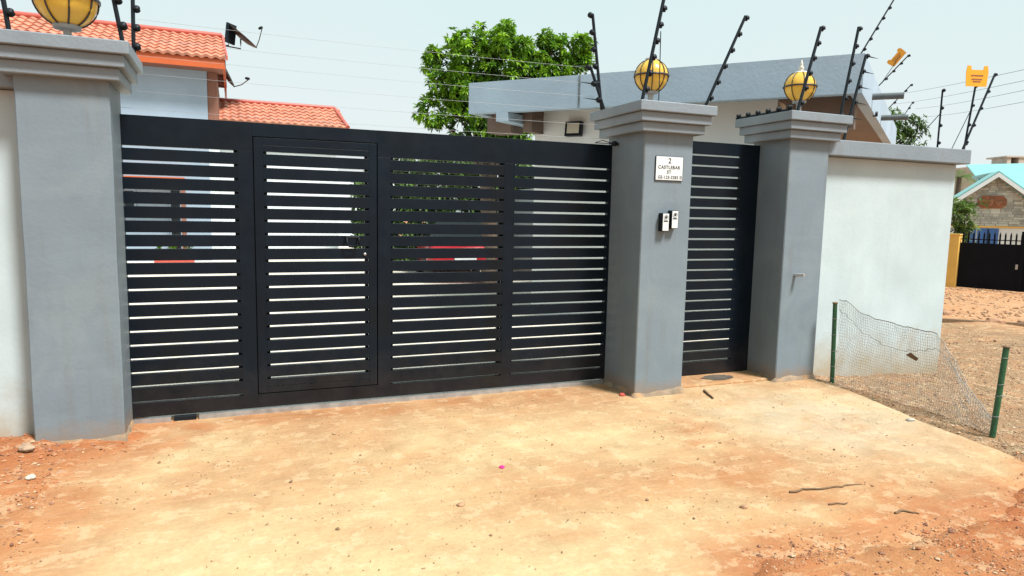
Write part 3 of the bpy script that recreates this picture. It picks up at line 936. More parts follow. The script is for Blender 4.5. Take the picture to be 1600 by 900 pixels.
# wires over the gate
WN = ['topmost', 'second', 'third', 'fourth', 'fifth', 'lowest']
for i, z in enumerate((2.880, 2.748, 2.634, 2.512, 2.391, 2.270)):
    xl = -0.59 if z > LP[4] else LP[1]
    xr = 2.985 + (3.337 - z) * 0.157 if z > capM else MP[0] - 0.05
    pts = []
    for k in range(13):
        u_ = k / 12
        pts.append((xl + (xr - xl) * u_, 5.56 - 0.05 * u_, z - 0.012 * 4 * u_ * (1 - u_)))
    tag(MB().tube(pts, 0.0011, 5).build('fence_wire', M['wire']), '%s of the six fence wires strung over the sliding gate' % WN[i], 'wire', 'fence wires over the sliding gate')
for i, (off, far_) in enumerate((((6.921, 4.079, 3.029), (15.111, 12.663, 4.646)), ((6.919, 4.067, 2.929), (15.328, 12.55, 4.445)), ((6.917, 4.057, 2.84), (15.843, 12.326, 4.345)), ((6.914, 4.045, 2.731), (15.986, 12.243, 4.141)))):
    off, far_ = Vector(off), Vector(far_)
    pts = [far_.lerp(off, q / 10) - Vector((0, 0, 0.03 * math.sin(math.pi * q / 10))) for q in range(11)]
    tag(MB().tube(pts, 0.0022, 5).build('fence_wire', M['rod']), '%s of the four wires running right past the wall end' % ['topmost', 'second', 'third', 'lowest'][i], 'wire', 'fence wires at the wall end')
# small insulator on the flank of the middle pillar
br = MB().tube([(3.225, 5.40, 2.215), (3.165, 5.42, 2.225)], 0.012, 8)
br.lathe([(0.001, -0.02), (0.020, -0.02), (0.024, 0), (0.020, 0.02), (0.001, 0.02)], (3.185, 5.41, 2.222), 12, (1, 0, 0))
br.tube([(3.165, 5.42, 2.225), (3.09, 5.46, 2.250), (3.02, 5.47, 2.225), (3.165, 5.42, 2.222)], 0.004, 6)
tag(br.build('corner_insulator', M['black']), 'black hooked insulator on the left flank of the middle pillar', 'insulator')

# warning signs
def warning_sign(c, w, h, yawz, label, tilt=0.0):
    t = thing('warning_sign', c, label, 'sign', 'orange fence warning signs')
    mt = Matrix.Translation(c) @ Matrix.Rotation(yawz, 4, 'Z') @ Matrix.Rotation(tilt, 4, 'Y')
    out_ = [(-w * .46, -h * .5), (w * .46, -h * .5), (w * .5, h * .20), (w * .46, h * .5), (w * .30, h * .5), (w * .26, h * .30), (-w * .26, h * .30), (-w * .30, h * .5), (-w * .46, h * .5), (-w * .5, h * .20)]
    pl = MB().prism([mt @ Vector((x, 0.003, z)) for x, z in out_], mt.to_3x3() @ Vector((0, -0.006, 0)))
    pl.build('plate', M['orange_sign'], t)
    for z, ww in ((0.02, 0.28), (-0.16, 0.24), (-0.27, 0.18)):
        MB().box(-w * ww, w * ww, -0.0042, -0.0032, h * z - h * .035, h * z + h * .035, mt).build('print', M['ornament'], t)
warning_sign(Vector((7.40, 5.065, 3.135)), 0.25, 0.215, rad(-18), 'orange notched warning sign on the post at the wall end')
warning_sign(Vector((12.70, 10.40, 4.90)), 0.36, 0.18, rad(-60), 'small tilted orange sign on a far fence wire', rad(-52))
tag(obj('x', None) if False else MB().tube([(12.42, 10.46, 4.39), (12.70, 10.40, 4.82)], 0.006, 5).build('sign_stem', M['rod']), 'thin stem holding the small far orange sign', 'stem')

# ------------------------------------------------------------------ gatehouse
A, B = Vector((3.26, 9.77, 0)), Vector((6.67, 5.87, 0))
Q = (B - A).normalized()
DD = Vector((0.81, 0.59, 0)).normalized()
RZ1, RZ0, RD = 3.46, 3.02, 7.5
NQ = Vector((-Q.y, Q.x, 0))
gh = thing('gatehouse', (7.5, 9.5, 0), 'low gatehouse with deep grey flat roof edge behind the pedestrian gate', 'building')
def quadbox(p, q, dvec, thick, z0, z1):
    """upright slab from p to q, thickened along dvec"""
    d = dvec.normalized() * thick
    return MB().prism([(p.x, p.y, z0), (q.x, q.y, z0), (q.x + d.x, q.y + d.y, z0), (p.x + d.x, p.y + d.y, z0)], (0, 0, z1 - z0))
mid = A.lerp(B, 0.335)
quadbox(A, mid - Q * 0.003, DD, 0.14, RZ0, RZ1).build('fascia', M['gh_grey'], gh)
quadbox(mid + Q * 0.003, B, DD, 0.14, RZ0, RZ1).build('fascia', M['gh_grey'], gh)
quadbox(mid - Q * 0.014, mid + Q * 0.014, DD, 0.1, RZ0 + 0.002, RZ1 - 0.004).build('fascia_joint', M['gh_stain'], gh).location = DD * -0.004
Bi = B + DD * 0.142
quadbox(Bi, B + DD * RD, -Q, 0.13, RZ0, RZ1 - 0.001).build('side_fascia', M['gh_grey'], gh)
Ai = A + DD * 0.142
quadbox(Ai, A + DD * RD, Q, 0.13, RZ0, RZ1 - 0.001).build('side_fascia', M['gh_grey'], gh)
slab = [A + DD * 0.142 + Q * 0.135, B + DD * 0.142 - Q * 0.135, B + DD * RD - Q * 0.135, A + DD * RD + Q * 0.135]
MB().prism([(p.x, p.y, RZ0 + 0.10) for p in slab], (0, 0, 0.20)).build('soffit', M['gh_soffit'], gh)
# walls under the overhang
def ghp(s, w):                       # s along the front, w behind the fascia line
    return A + Q * s + DD * w
LEN = (B - A).length
wf0, wf1 = ghp(0.66, 0.78), ghp(LEN - 1.05, 0.78)
quadbox(wf0, wf1, DD, 0.18, 0.0, RZ0 + 0.098).build('front_wall', M['gh_white'], gh)
quadbox(wf1 + DD * 0.181, wf1 + DD * 6, -Q, 0.18, 0.0, RZ0 + 0.098).build('side_wall', M['gh_white'], gh)
quadbox(wf0 + DD * 0.181, wf0 + DD * 6, Q, 0.18, 0.0, RZ0 + 0.098).build('side_wall', M['gh_white'], gh)
# beams below the soffit
for s_, wd_ in ((0.46, 0.19),):
    quadbox(ghp(s_, 0.0), ghp(s_ + wd_, 0.0), DD, 0.75, RZ0 - 0.13, RZ0 - 0.001).build('beam', M['gh_grey'], gh)
quadbox(ghp(0.05, 0.42), ghp(0.455, 0.42), DD, 0.355, RZ0 - 0.24, RZ0 + 0.098).build('beam', M['gh_soffit'], gh)
quadbox(ghp(0.66, 0.42), ghp(0.80, 0.42), DD, 0.355, RZ0 - 0.24, RZ0 + 0.098).build('beam', M['gh_soffit'], gh)
quadbox(ghp(LEN - 0.95, 0.80), ghp(LEN - 0.14, 0.80), DD, 0.2, RZ0 - 0.30, RZ0 + 0.098).build('beam', M['gh_soffit'], gh)
# spouts on the side fascia
for w in (1.35, 3.1):
    p = B + DD * w
    z = RZ0 + 0.20 - 0.03 * w
    nrm = Vector((DD.y, -DD.x, 0))
    MB().tube([(p - nrm * 0.03) + Vector((0, 0, z)), (p + nrm * 0.36) + Vector((0, 0, z - 0.01))], 0.042, 12).build('spout', M['spout'], gh)
MB().lathe([(0.001, -0.03), (0.035, -0.03), (0.035, 0.03), (0.001, 0.03)], B + DD * 2.0 + Vector((0, 0, RZ0 + 0.02)), 10, (0.59, -0.81, 0)).build('pipe_end', M['black'], gh)
# floodlight
fp = ghp(1.32, 0.745) + Vector((0, 0, 2.83))
fl = thing('floodlight', fp, 'square black floodlight under the gatehouse eaves', 'lamp')
fm = Matrix.Translation(fp) @ Matrix.Rotation(math.atan2(Q.y, Q.x), 4, 'Z') @ Matrix.Rotation(rad(-8), 4, 'X')
b = MB(); b.box(-0.13, 0.13, -0.055, 0.02, -0.105, 0.105, fm); b.build('housing', M['black'], fl)
b = MB(); b.box(-0.095, 0.095, -0.060, -0.0555, -0.072, 0.078, fm); b.build('lens', M['lens'], fl)
b = MB(); b.box(-0.02, 0.02, 0.02, 0.10, -0.02, 0.02, fm); b.build('bracket', M['black'], fl)

# ------------------------------------------------------------------ foliage
def leaf_cloud(clusters, n_leaf, L, Wd, palette, droop=0.35, seed=1):
    rnd = random.Random(seed)
    V_, F_, C_ = [], [], []
    for (c, out_, sc) in clusters:
        c = Vector(c); out_ = Vector(out_).normalized()
        ref = Vector((0, 0, 1)) if abs(out_.z) < 0.9 else Vector((1, 0, 0))
        a = out_.cross(ref).normalized(); b = out_.cross(a)
        base = palette[rnd.randrange(len(palette))]
        k = rnd.uniform(0.75, 1.25)
        for i in range(n_leaf):
            th = 2 * math.pi * (i + rnd.random() * 0.6) / n_leaf
            el = rnd.uniform(0.1, 1.0)
            d = (a * math.cos(th) + b * math.sin(th)) * (1 - el * 0.45) + out_ * el + Vector((0, 0, -droop * rnd.random()))
            d.normalize()
            l_ = L * sc * rnd.uniform(0.7, 1.2); w_ = Wd * sc * rnd.uniform(0.8, 1.2)
            side = d.cross(Vector((rnd.uniform(-.5, .5), rnd.uniform(-.5, .5), 1))).normalized()
            up = side.cross(d).normalized()
            p0 = c + d * l_ * 0.06
            m1 = c + d * l_ * 0.5
            tipp = c + d * l_ + Vector((0, 0, -l_ * 0.22))
            o = len(V_)
            V_ += [p0, m1 + side * w_ + up * w_ * 0.35, tipp, m1 - side * w_ + up * w_ * 0.35, m1 - up * w_ * 0.1]
            F_ += [(o, o + 1, o + 4), (o + 1, o + 2, o + 4), (o + 2, o + 3, o + 4), (o + 3, o, o + 4)]
            kk = k * rnd.uniform(0.85, 1.15)
            C_ += [tuple(q * kk for q in base)] * 5
    return V_, F_, C_
def cloud_mesh(name, data, m):
    me = bpy.data.meshes.new(name)
    me.from_pydata([tuple(v) for v in data[0]], [], data[1])
    set_tint(me, data[2])
    me.materials.append(m)
    return me
MANGO = [(0.15, 0.31, 0.018), (0.20, 0.38, 0.022), (0.11, 0.24, 0.018), (0.07, 0.17, 0.015), (0.25, 0.43, 0.03)]
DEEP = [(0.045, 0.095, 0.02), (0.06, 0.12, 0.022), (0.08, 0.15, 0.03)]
def lobe_clusters(lobes, dens, seed, depth_sq=1.0, rmin=0.35):
    rnd = random.Random(seed)
    res = []
    for (x, y, z, r) in lobes:
        n = int(dens * r * r) + 4
        for _ in range(n):
            d = Vector((rnd.gauss(0, 1), rnd.gauss(0, 1), rnd.gauss(0, 1))).normalized()
            rr = r * (rmin + (1 - rmin) * rnd.random() ** 0.45) * rnd.uniform(0.82, 1.12)
            o_ = d.copy(); o_.z += 0.45
            res.append((Vector((x, y, z)) + d * rr, o_, rnd.uniform(0.75, 1.2)))
    return res
# mango tree behind the gatehouse
mt = thing('mango_tree', (5.2, 14.2, 0), 'bushy bright green tree rising behind the gate and gatehouse', 'tree')
lobes = [[4.14, 13.9, 4.55, 0.34], [4.72, 13.67, 4.80, 0.58], [4.20, 13.83, 4.14, 0.42], [5.09, 13.54, 5.00, 0.40], [5.26, 13.4, 4.40, 0.66], [3.88, 13.86, 3.56, 0.30], [4.40, 13.65, 3.42, 0.36], [5.75, 13.22, 4.50, 0.52], [6.15, 13.08, 4.86, 0.26], [6.10, 13.05, 4.38, 0.44], [6.60, 12.89, 4.62, 0.27], [5.12, 13.35, 3.43, 0.52], [5.36, 13.23, 3.24, 0.40], [6.66, 12.88, 4.90, 0.19], [4.58, 13.63, 3.94, 0.46], [5.2, 14.1, 4.15, 0.7], [5.8, 13.8, 3.95, 0.6], [4.6, 14.2, 4.0, 0.5], [6.4, 13.3, 4.1, 0.4],
         [5.6, 13.4, 4.95, 0.22], [5.35, 13.5, 5.15, 0.2], [4.4, 13.7, 5.05, 0.2]]
rnd = random.Random(77)
tufts = []
for (x, y, z, r) in lobes[:15]:
    for _ in range(4):
        d = Vector((rnd.uniform(-1, 1), rnd.uniform(-0.8, 0.2), rnd.uniform(-0.1, 1))).normalized()
        tufts.append((x + d.x * r * 1.08, y + d.y * r, z + d.z * r * 1.08, rnd.uniform(0.09, 0.17)))
lv = leaf_cloud(lobe_clusters(lobes, 210, 3) + lobe_clusters(tufts, 420, 13), 9, 0.135, 0.030, MANGO, 0.3, 4)
lv2 = leaf_cloud(lobe_clusters([(x, y + 0.12, z - 0.05, r * 0.80) for x, y, z, r in lobes], 190, 31, rmin=0.1), 8, 0.16, 0.042, DEEP, 0.4, 41)  # darker core leaves put the crown's inner shade into the leaf colour
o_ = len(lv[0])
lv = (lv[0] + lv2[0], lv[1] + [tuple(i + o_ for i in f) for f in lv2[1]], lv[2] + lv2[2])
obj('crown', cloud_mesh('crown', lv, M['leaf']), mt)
tr = MB().tube([(5.25, 14.1, -0.1), (5.2, 14.05, 1.2), (5.1, 14.0, 2.3)], 0.20, 10, r1=0.15)
tr.build('trunk', M['bark'], mt)
for (x, y, z, r) in lobes[:19]:
    MB().tube([(5.12, 14.0, 2.2), ((5.12 + x) / 2 + 0.1, (14.0 + y) / 2, (2.2 + z) / 2 + 0.1), (x, y, z)], 0.06, 6, r1=0.015).build('limb', M['bark'], mt)
# darker far tree right of the gatehouse
ft = thing('garden_tree', (16.5, 13.3, -0.4), 'dark green tree showing beyond the right end of the gatehouse roof', 'tree')
lobes2 = [(16.5, 13.15, 4.05, 0.36), (16.15, 13.4, 4.2, 0.40), (16.7, 13.0, 3.75, 0.38), (16.3, 13.2, 3.5, 0.6), (16.75, 12.95, 4.15, 0.22), (15.9, 13.5, 3.7, 0.6)]
obj('crown', cloud_mesh('crown', leaf_cloud(lobe_clusters(lobes2, 260, 8), 7, 0.15, 0.030, DEEP, 0.6, 9), M['leaf']), ft)
MB().tube([(16.4, 13.3, -0.45), (16.4, 13.25, 2.0), (16.4, 13.2, 3.4)], 0.14, 8, r1=0.08).build('trunk', M['bark'], ft)
# palm fronds helper
def fronds(t, c, n, L, seed, m):
    rnd = random.Random(seed)
    for k in range(n):
        th = 2 * math.pi * k / n + rnd.uniform(-.2, .2)
        el = rnd.uniform(0.15, 0.95)
        V_, F_, C_ = [], [], []
        pts = []
        for q in range(11):
            u_ = q / 10
            pts.append(Vector(c) + Vector((math.cos(th) * L * u_, math.sin(th) * L * u_, L * (el * u_ - 0.85 * u_ * u_))))
        for q in range(1, 11):
            for sgn in (-1, 1):
                for sub in (0, 0.5):
                    p = pts[q - 1].lerp(pts[q], 0.5 + sub)
                    sd = Vector((-math.sin(th), math.cos(th), 0)) * sgn
                    d = (sd + (pts[q] - pts[q - 1]).normalized() * 0.7 + Vector((0, 0, -0.45))).normalized()
                    l_ = L * 0.30 * math.sin(math.pi * (0.15 + 0.8 * q / 10))
                    o = len(V_)
                    w_ = (pts[q] - pts[q - 1]).normalized() * L * 0.014
                    V_ += [p - w_, p + w_, p + d * l_]
                    F_.append((o, o + 1, o + 2))
                    kk = rnd.uniform(0.8, 1.2)
                    C_ += [(0.09 * kk, 0.17 * kk, 0.035 * kk)] * 3
        obj('frond', cloud_mesh('frond', (V_, F_, C_), m), t)

# ------------------------------------------------------------------ main house with orange roofs
hs = thing('main_house', (-3.5, 23, 0), 'grey house with orange tiled roof behind the left pillar', 'house')
HY = 21.6
MB().box(-9, -0.590, HY, 29, 0.0, 5.36).build('wall', M['house_grey'], hs)
MB().box(-0.589, -0.325, HY + 0.05, 29, 3.6, 5.36).build('corner_pier', M['brown_trim'], hs)
MB().box(-0.589, -0.322, HY + 0.06, 29, 0.0, 3.598).build('wall', M['house_white'], hs)
MB().box(-9, -0.10, 21.0, 21.06, 5.356, 5.655).build('fascia', M['fascia'], hs)
MB().box(-9, -0.16, 21.062, HY + 0.3, 5.362, 5.40).build('eaves_soffit', M['brown_trim'], hs)
MB().box(-0.159, -0.095, 21.062, 27, 5.357, 5.62).build('fascia', M['fascia'], hs)
# roof deck under the tiles
e0, e1 = Vector((0, 20.95, 5.64)), Vector((0, 23.4, 6.74))
rd = MB().add([(-9, 20.96, 5.60), (-0.085, 20.96, 5.60), (-0.20, 23.4, 6.70), (-9, 23.4, 6.70)], [(0, 1, 2, 3)])
rd.add([(-9, 25.9, 5.60), (-0.085, 25.9, 5.60), (-0.20, 23.4, 6.70), (-9, 23.4, 6.70)], [(3, 2, 1, 0)])
rd.add([(-0.085, 20.96, 5.60), (-0.20, 23.4, 6.70), (-0.085, 25.9, 5.60)], [(0, 1, 2)])
roof = rd.build('roof', M['roof'], hs)
def tile_mesh(w, l, rise):
    """one pressed tile: a wavy pan with a dropped front lip"""
    n = 8
    V_, F_ = [], []
    for j, (yy, zz) in enumerate(((0, -0.05), (0, 0.022), (l * 1.04, -0.012))):
        for i in range(n + 1):
            u_ = i / n
            V_.append((w * (u_ - 0.5), yy, zz + rise * (0.5 + 0.5 * math.cos(2 * math.pi * u_)) * (1 if j < 2 else 0.9)))
    for j in range(2):
        for i in range(n):
            a = j * (n + 1) + i
            F_.append((a, a + 1, a + n + 2, a + n + 1))
    m_ = MB()
    m_.add(V_, F_, False)
    return m_.mesh('tile', M['roof'])
def tile_roof(par, x0, x1, ya, za, yb, zb, tw, rows, clipx=None):
    sl = math.atan2(zb - za, yb - ya)
    ln = math.hypot(zb - za, yb - ya) / rows
    tm = tile_mesh(tw, ln, 0.05)
    cnt = int((x1 - x0) / tw)
    for j in range(rows):
        u_ = j / rows
        for i in range(cnt):
            x = x1 - tw * (i + 0.5)
            if clipx and not clipx(x, u_ + 0.5 / rows): continue
            o = obj('tile', tm, par, (x, ya + (yb - ya) * u_, za + (zb - za) * u_ + 0.02))
            o.rotation_euler = (sl + random.uniform(-0.012, 0.012), 0, random.uniform(-0.010, 0.010))
            o.location.z += random.uniform(-0.004, 0.004)
tile_roof(roof, -6.4, -0.10, 20.94, 5.62, 23.4, 6.70, 0.235, 7)
MB().tube([(-9, 23.4, 6.765), (-0.18, 23.4, 6.765)], 0.085, 8).build('ridge_cap', M['ridge'], roof)
vg = MB().prism([(-0.075, 20.93, 5.585), (-0.075, 20.93, 5.70), (-0.19, 23.4, 6.80), (-0.19, 23.4, 6.68)], (0.05, 0, 0))
vg.build('verge', M['ridge'], roof)
# ground floor front of the house, seen through the slots
MB().box(-6, -1.22, 20.9, HY - 0.002, 2.20, 2.34).build('canopy', M['fascia'], hs)
for (x0, x1, z0, z1) in ((-2.95, -2.48, 1.2, 2.0), (-1.66, -1.33, 0.2, 2.05), (-5.0, -4.0, 1.0, 2.0), (-2.2, -1.2, 3.9, 4.9)):
    if z1 > 4: continue
    w = MB().box(x0, x1, HY - 0.05, HY + 0.02, z0, z1).build('window', M['house_grey'], hs)
    MB().box(x0 + 0.05, x1 - 0.05, HY - 0.06, HY - 0.052, z0 + 0.05, z1 - 0.05).build('pane', M['glass'], w)
MB().box(-1.32, -1.20, 20.95, 21.07, 0.0, 2.198).build('porch_column', M['brown_trim'], hs)
# lower white wing with hipped roof
wg = thing('house_wing', (1.5, 25.5, 0), 'low white wing with orange tiled roof, right of the grey house', 'house')
MB().box(-0.32, 3.35, 24.0, 30, 0.0, 4.18).build('wall', M['house_white'], wg)
MB().box(-0.32, 3.50, 23.55, 23.60, 4.06, 4.21).build('fascia', M['fascia'], wg)
w2 = MB().add([(-0.62, 23.5, 4.20), (3.62, 23.5, 4.20), (3.45, 25.5, 5.08), (-0.62, 25.5, 5.08)], [(0, 1, 2, 3)])
w2.add([(3.62, 23.5, 4.20), (3.62, 27.5, 4.20), (3.45, 25.5, 5.08)], [(0, 1, 2)])
w2.add([(-0.62, 27.5, 4.20), (3.62, 27.5, 4.20), (3.45, 25.5, 5.08), (-0.62, 25.5, 5.08)], [(3, 2, 1, 0)])
roof2 = w2.build('roof', M['roof'], wg)
tile_roof(roof2, -0.62, 3.60, 23.48, 4.22, 25.5, 5.08, 0.235, 6, lambda x, u_: x < 3.64 - 0.17 * u_)
MB().tube([(-0.62, 25.5, 5.14), (3.45, 25.5, 5.14)], 0.075, 8).build('ridge_cap', M['ridge'], roof2)
MB().tube([(3.62, 23.46, 4.27), (3.45, 25.5, 5.14)], 0.06, 8).build('hip_cap', M['ridge'], roof2)
MB().tube([(-0.60, 23.46, 4.27), (-0.60, 25.5, 5.14)], 0.06, 8).build('verge', M['ridge'], roof2)

# satellite dishes on the house
def dish(hub, nrm, r, lnb, mount, label, panel=None):
    hub, nrm, lnb, mount = Vector(hub), Vector(nrm).normalized(), Vector(lnb), Vector(mount)
    t = thing('satellite_dish', mount, label, 'satellite dish', 'satellite dishes on the house')
    MB().lathe([(0.001, -0.10), (r * 0.5, -0.075), (r * 0.85, -0.02), (r, 0.02), (r * 1.01, 0.035), (r * 0.98, 0.03), (r * 0.5, -0.055), (0.001, -0.08)], hub, 28, nrm).build('reflector', M['cage'], t)
    rim_ = hub - Vector((0, 0, 1)).cross(nrm).cross(nrm).normalized() * 0
    low = hub + (Vector((0, 0, -1)) - nrm * Vector((0, 0, -1)).dot(nrm)).normalized() * r
    MB().tube([low, low.lerp(lnb, 0.5) + Vector((0, 0, -0.06)), lnb], 0.016, 6).build('feed_arm', M['cage'], t)
    MB().lathe([(0.001, 0), (0.035, 0), (0.045, 0.08), (0.03, 0.14), (0.001, 0.14)], lnb, 10, (hub - lnb)).build('feed_horn', M['black'], t)
    k = hub - nrm * 0.1
    MB().tube([mount, Vector((k.x, mount.y, mount.z - 0.05)), k + Vector((0, 0, -0.12)), k], 0.022, 8).build('mast', M['cage'], t)
    return t
dish((0.43, 24.4, 7.03), (0.62, -0.12, 0.78), 0.52, (1.03, 24.2, 7.36), (-0.20, 24.5, 6.72), 'upper satellite dish seen edge-on beside the roof ridge')
dish((-0.04, 24.4, 5.77), (0.90, -0.12, 0.42), 0.38, (0.606, 24.18, 5.69), (-0.34, 24.4, 5.44), 'lower satellite dish seen edge-on under the orange eaves')
ap = thing('antenna_panel', (-0.02, 24.3, 6.75), 'flat dark antenna panel standing beside the upper dish', 'antenna')
pm = Matrix.Translation((0.07, 24.3, 7.06)) @ Matrix.Rotation(rad(35), 4, 'Z') @ Matrix.Rotation(rad(8), 4, 'Y')
b = MB(); b.box(-0.17, 0.17, -0.03, 0.03, -0.31, 0.31, pm); b.build('panel', M['rod'], ap)
b = MB(); b.box(-0.06, 0.06, 0.031, 0.09, -0.10, 0.10, pm); b.build('bracket', M['cage'], ap)
MB().tube([(-0.20, 24.5, 6.70), (0.0, 24.4, 6.72), (0.03, 24.35, 6.90)], 0.02, 6).build('mast', M['cage'], ap)

# things in the courtyard that show through the slots
hd = thing('hedge', (6.2, 18.2, 0), 'dense dark green hedge glimpsed through the gate slats', 'hedge')
rnd = random.Random(5)
cl = []
for _ in range(1500):
    p = Vector((rnd.uniform(3.4, 9.5), rnd.uniform(17.4, 18.6), rnd.uniform(0.1, 3.0)))
    cl.append((p, Vector((rnd.uniform(-.4, .4), -0.8, rnd.uniform(0, 0.8))), rnd.uniform(0.9, 1.5)))
obj('foliage', cloud_mesh('foliage', leaf_cloud(cl, 7, 0.2, 0.05, DEEP, 0.4, 12), M['leaf']), hd)
for x in (4.0, 5.4, 6.8, 8.2):
    MB().tube([(x, 18.2, -0.02), (x + 0.1, 18.2, 2.3)], 0.05, 6, r1=0.02).build('stem', M['bark'], hd)
sh2 = thing('garden_shrub', (4.1, 22.6, 0), 'dark shrub glimpsed through the wicket door, right of the white wing', 'shrub')
rnd = random.Random(25)
cl = [(Vector((rnd.uniform(3.65, 4.75), rnd.uniform(22.2, 23.0), rnd.uniform(0.1, 2.5))), Vector((rnd.uniform(-.5, .5), -0.8, rnd.uniform(0, .8))), rnd.uniform(0.9, 1.4)) for _ in range(220)]
obj('foliage', cloud_mesh('foliage', leaf_cloud(cl, 7, 0.22, 0.055, DEEP, 0.4, 26), M['leaf']), sh2)
MB().tube([(4.1, 22.6, -0.02), (4.15, 22.6, 1.8)], 0.05, 6, r1=0.02).build('stem', M['bark'], sh2)
# rear wall of the compound
rw = MB().box(-14, 7.0, 31, 31.2, -0.1, 2.8)
tag(rw.build('rear_wall', M['house_white']), 'white rear wall of the courtyard glimpsed between hedge and wing', 'wall')
# red car, rear three-quarter towards the gate
ct = Matrix.Translation((4.98, 15.9, 0)) @ Matrix.Rotation(rad(-10), 4, 'Z') @ Matrix.Scale(0.95, 4)
car = thing('parked_car', (4.75, 15.6, 0), 'red car parked in the courtyard, glimpsed through the gate slats', 'car')
sec = [(-2.0, 0.45, 0.62, 0.70), (-1.98, 0.42, 0.86, 0.80), (-1.55, 0.30, 0.98, 0.86), (-0.9, 0.28, 1.0, 0.88), (0.9, 0.28, 0.98, 0.88), (1.75, 0.30, 0.92, 0.84), (2.0, 0.40, 0.72, 0.72)]
b = MB()
V_ = []
for (yy, zl, zh, hw) in sec:
    for (sx, zz) in ((-0.92, zl), (-1.0, zl + (zh - zl) * 0.35), (-0.99, zl + (zh - zl) * 0.75), (-0.86, zh), (0.86, zh), (0.99, zl + (zh - zl) * 0.75), (1.0, zl + (zh - zl) * 0.35), (0.92, zl)):
        V_.append(ct @ Vector((sx * hw, yy, zz)))
F_ = [(k * 8 + i, k * 8 + (i + 1) % 8, (k + 1) * 8 + (i + 1) % 8, (k + 1) * 8 + i) for k in range(6) for i in range(8)] + [tuple(range(8)), tuple(range(48, 56))[::-1]]
b.add(V_, F_, True); b.build('body', M['red_car'], car)
b = MB(); V_ = []
for (yy, zz, hw) in ((-1.85, 0.97, 0.76), (-1.25, 1.42, 0.60), (0.15, 1.46, 0.61), (1.0, 0.99, 0.74)):
    V_ += [ct @ Vector((-hw, yy, zz)), ct @ Vector((hw, yy, zz)), ct @ Vector((hw * 1.14, yy * 1.01, 0.93)), ct @ Vector((-hw * 1.14, yy * 1.01, 0.93))]
F_ = [(k * 4 + i, k * 4 + (i + 1) % 4, (k + 1) * 4 + (i + 1) % 4, (k + 1) * 4 + i) for k in range(3) for i in range(4)] + [(0, 1, 2, 3), (15, 14, 13, 12)]
b.add(V_, F_, False); b.build('glasshouse', M['glass'], car)
b = MB(); b.add([ct @ Vector(q) for q in ((-0.60, -1.25, 1.43), (0.60, -1.25, 1.43), (0.61, 0.15, 1.47), (-0.61, 0.15, 1.47))], [(0, 1, 2, 3)]); b.build('roof_panel', M['red_car'], car)
for sx in (-1, 1):
    for yy in (-1.25, 1.25):
        w = MB().lathe([(0.16, -0.1), (0.29, -0.1), (0.31, -0.07), (0.31, 0.07), (0.29, 0.1), (0.16, 0.1)], ct @ Vector((sx * 0.78, yy, 0.31)), 20, ct.to_3x3() @ Vector((1, 0, 0))).build('wheel', M['tyre'], car)
        MB().lathe([(0.001, -0.06), (0.16, -0.06), (0.165, 0.06), (0.001, 0.06)], ct @ Vector((sx * 0.80, yy, 0.31)), 14, ct.to_3x3() @ Vector((1, 0, 0))).build('rim', M['steel'], w)
    b = MB(); b.box(sx * 0.70 - 0.13, sx * 0.70 + 0.13, -2.03, -1.96, 0.66, 0.80, ct); b.build('tail_lamp', M['terracotta'], car)
b = MB(); b.box(-0.25, 0.25, -2.045, -2.0, 0.52, 0.63, ct); b.build('number_plate', M['plate'], car)
# planted trough before the house
tg = thing('planter', (-2.0, 20.3, 0), 'long red planter with low shrubs before the grey house, behind the gate', 'planter')
MB().cbox(-1.95, -1.0, 20.1, 20.6, 0.0, 0.34, 0.02).build('trough', M['terracotta'], tg)
rnd = random.Random(6)
cl = [(Vector((rnd.uniform(-1.9, -1.05), rnd.uniform(20.15, 20.55), rnd.uniform(0.38, 0.70))), Vector((rnd.uniform(-.5, .5), -0.4, 1)), 1.0) for _ in range(34)]
obj('shrub', cloud_mesh('shrub', leaf_cloud(cl, 7, 0.15, 0.035, MANGO, 0.3, 3), M['leaf']), tg)

# ------------------------------------------------------------------ green posts and netting
def green_post(base, tip, label):
    b, e_ = Vector(base), Vector(tip)
    t = thing('netting_post', b, label, 'post', 'green netting posts')
    MB().tube([b - (e_ - b).normalized() * 0.12, b.lerp(e_, 0.5), e_], 0.0205, 10).build('pipe', M['green_post'], t)
    MB().lathe([(0.001, 0), (0.026, 0), (0.027, 0.008), (0.020, 0.012), (0.001, 0.012)], e_, 10, (e_ - b)).build('rim', M['stick'], t)
    rnd_ = random.Random(int(b.y * 10))
    for k in range(5):
        q = b.lerp(e_, 0.08 + 0.19 * k + rnd_.uniform(-0.05, 0.05))
        ring = [q + Vector((math.cos(a) * 0.024, math.sin(a) * 0.024, 0.008 * math.sin(a + k))) for a in [2 * math.pi * j / 8 for j in range(9)]]
        ring.append(ring[-1] + Vector((rnd_.uniform(-.03, .03), -0.02, rnd_.uniform(-.04, .02))))
        ring.append(ring[-1] + Vector((rnd_.uniform(-.02, .02), 0.01, rnd_.uniform(-.07, .03))))
        MB().tube(ring, 0.0020, 4).build('tie_wire', M['net'], t)
    return t
green_post((5.425, 4.870, -0.03), (5.389, 4.870, 0.775), 'green netting post close to the white wall')
green_post((5.215, 3.20, -0.05), (5.275, 3.20, 0.671), 'green netting post standing alone at the right, nearer the viewer')
nt = thing('wire_netting', (5.35, 4.0, 0), 'sagging wire netting between the two green posts', 'netting')
NV, NH = 84, 30
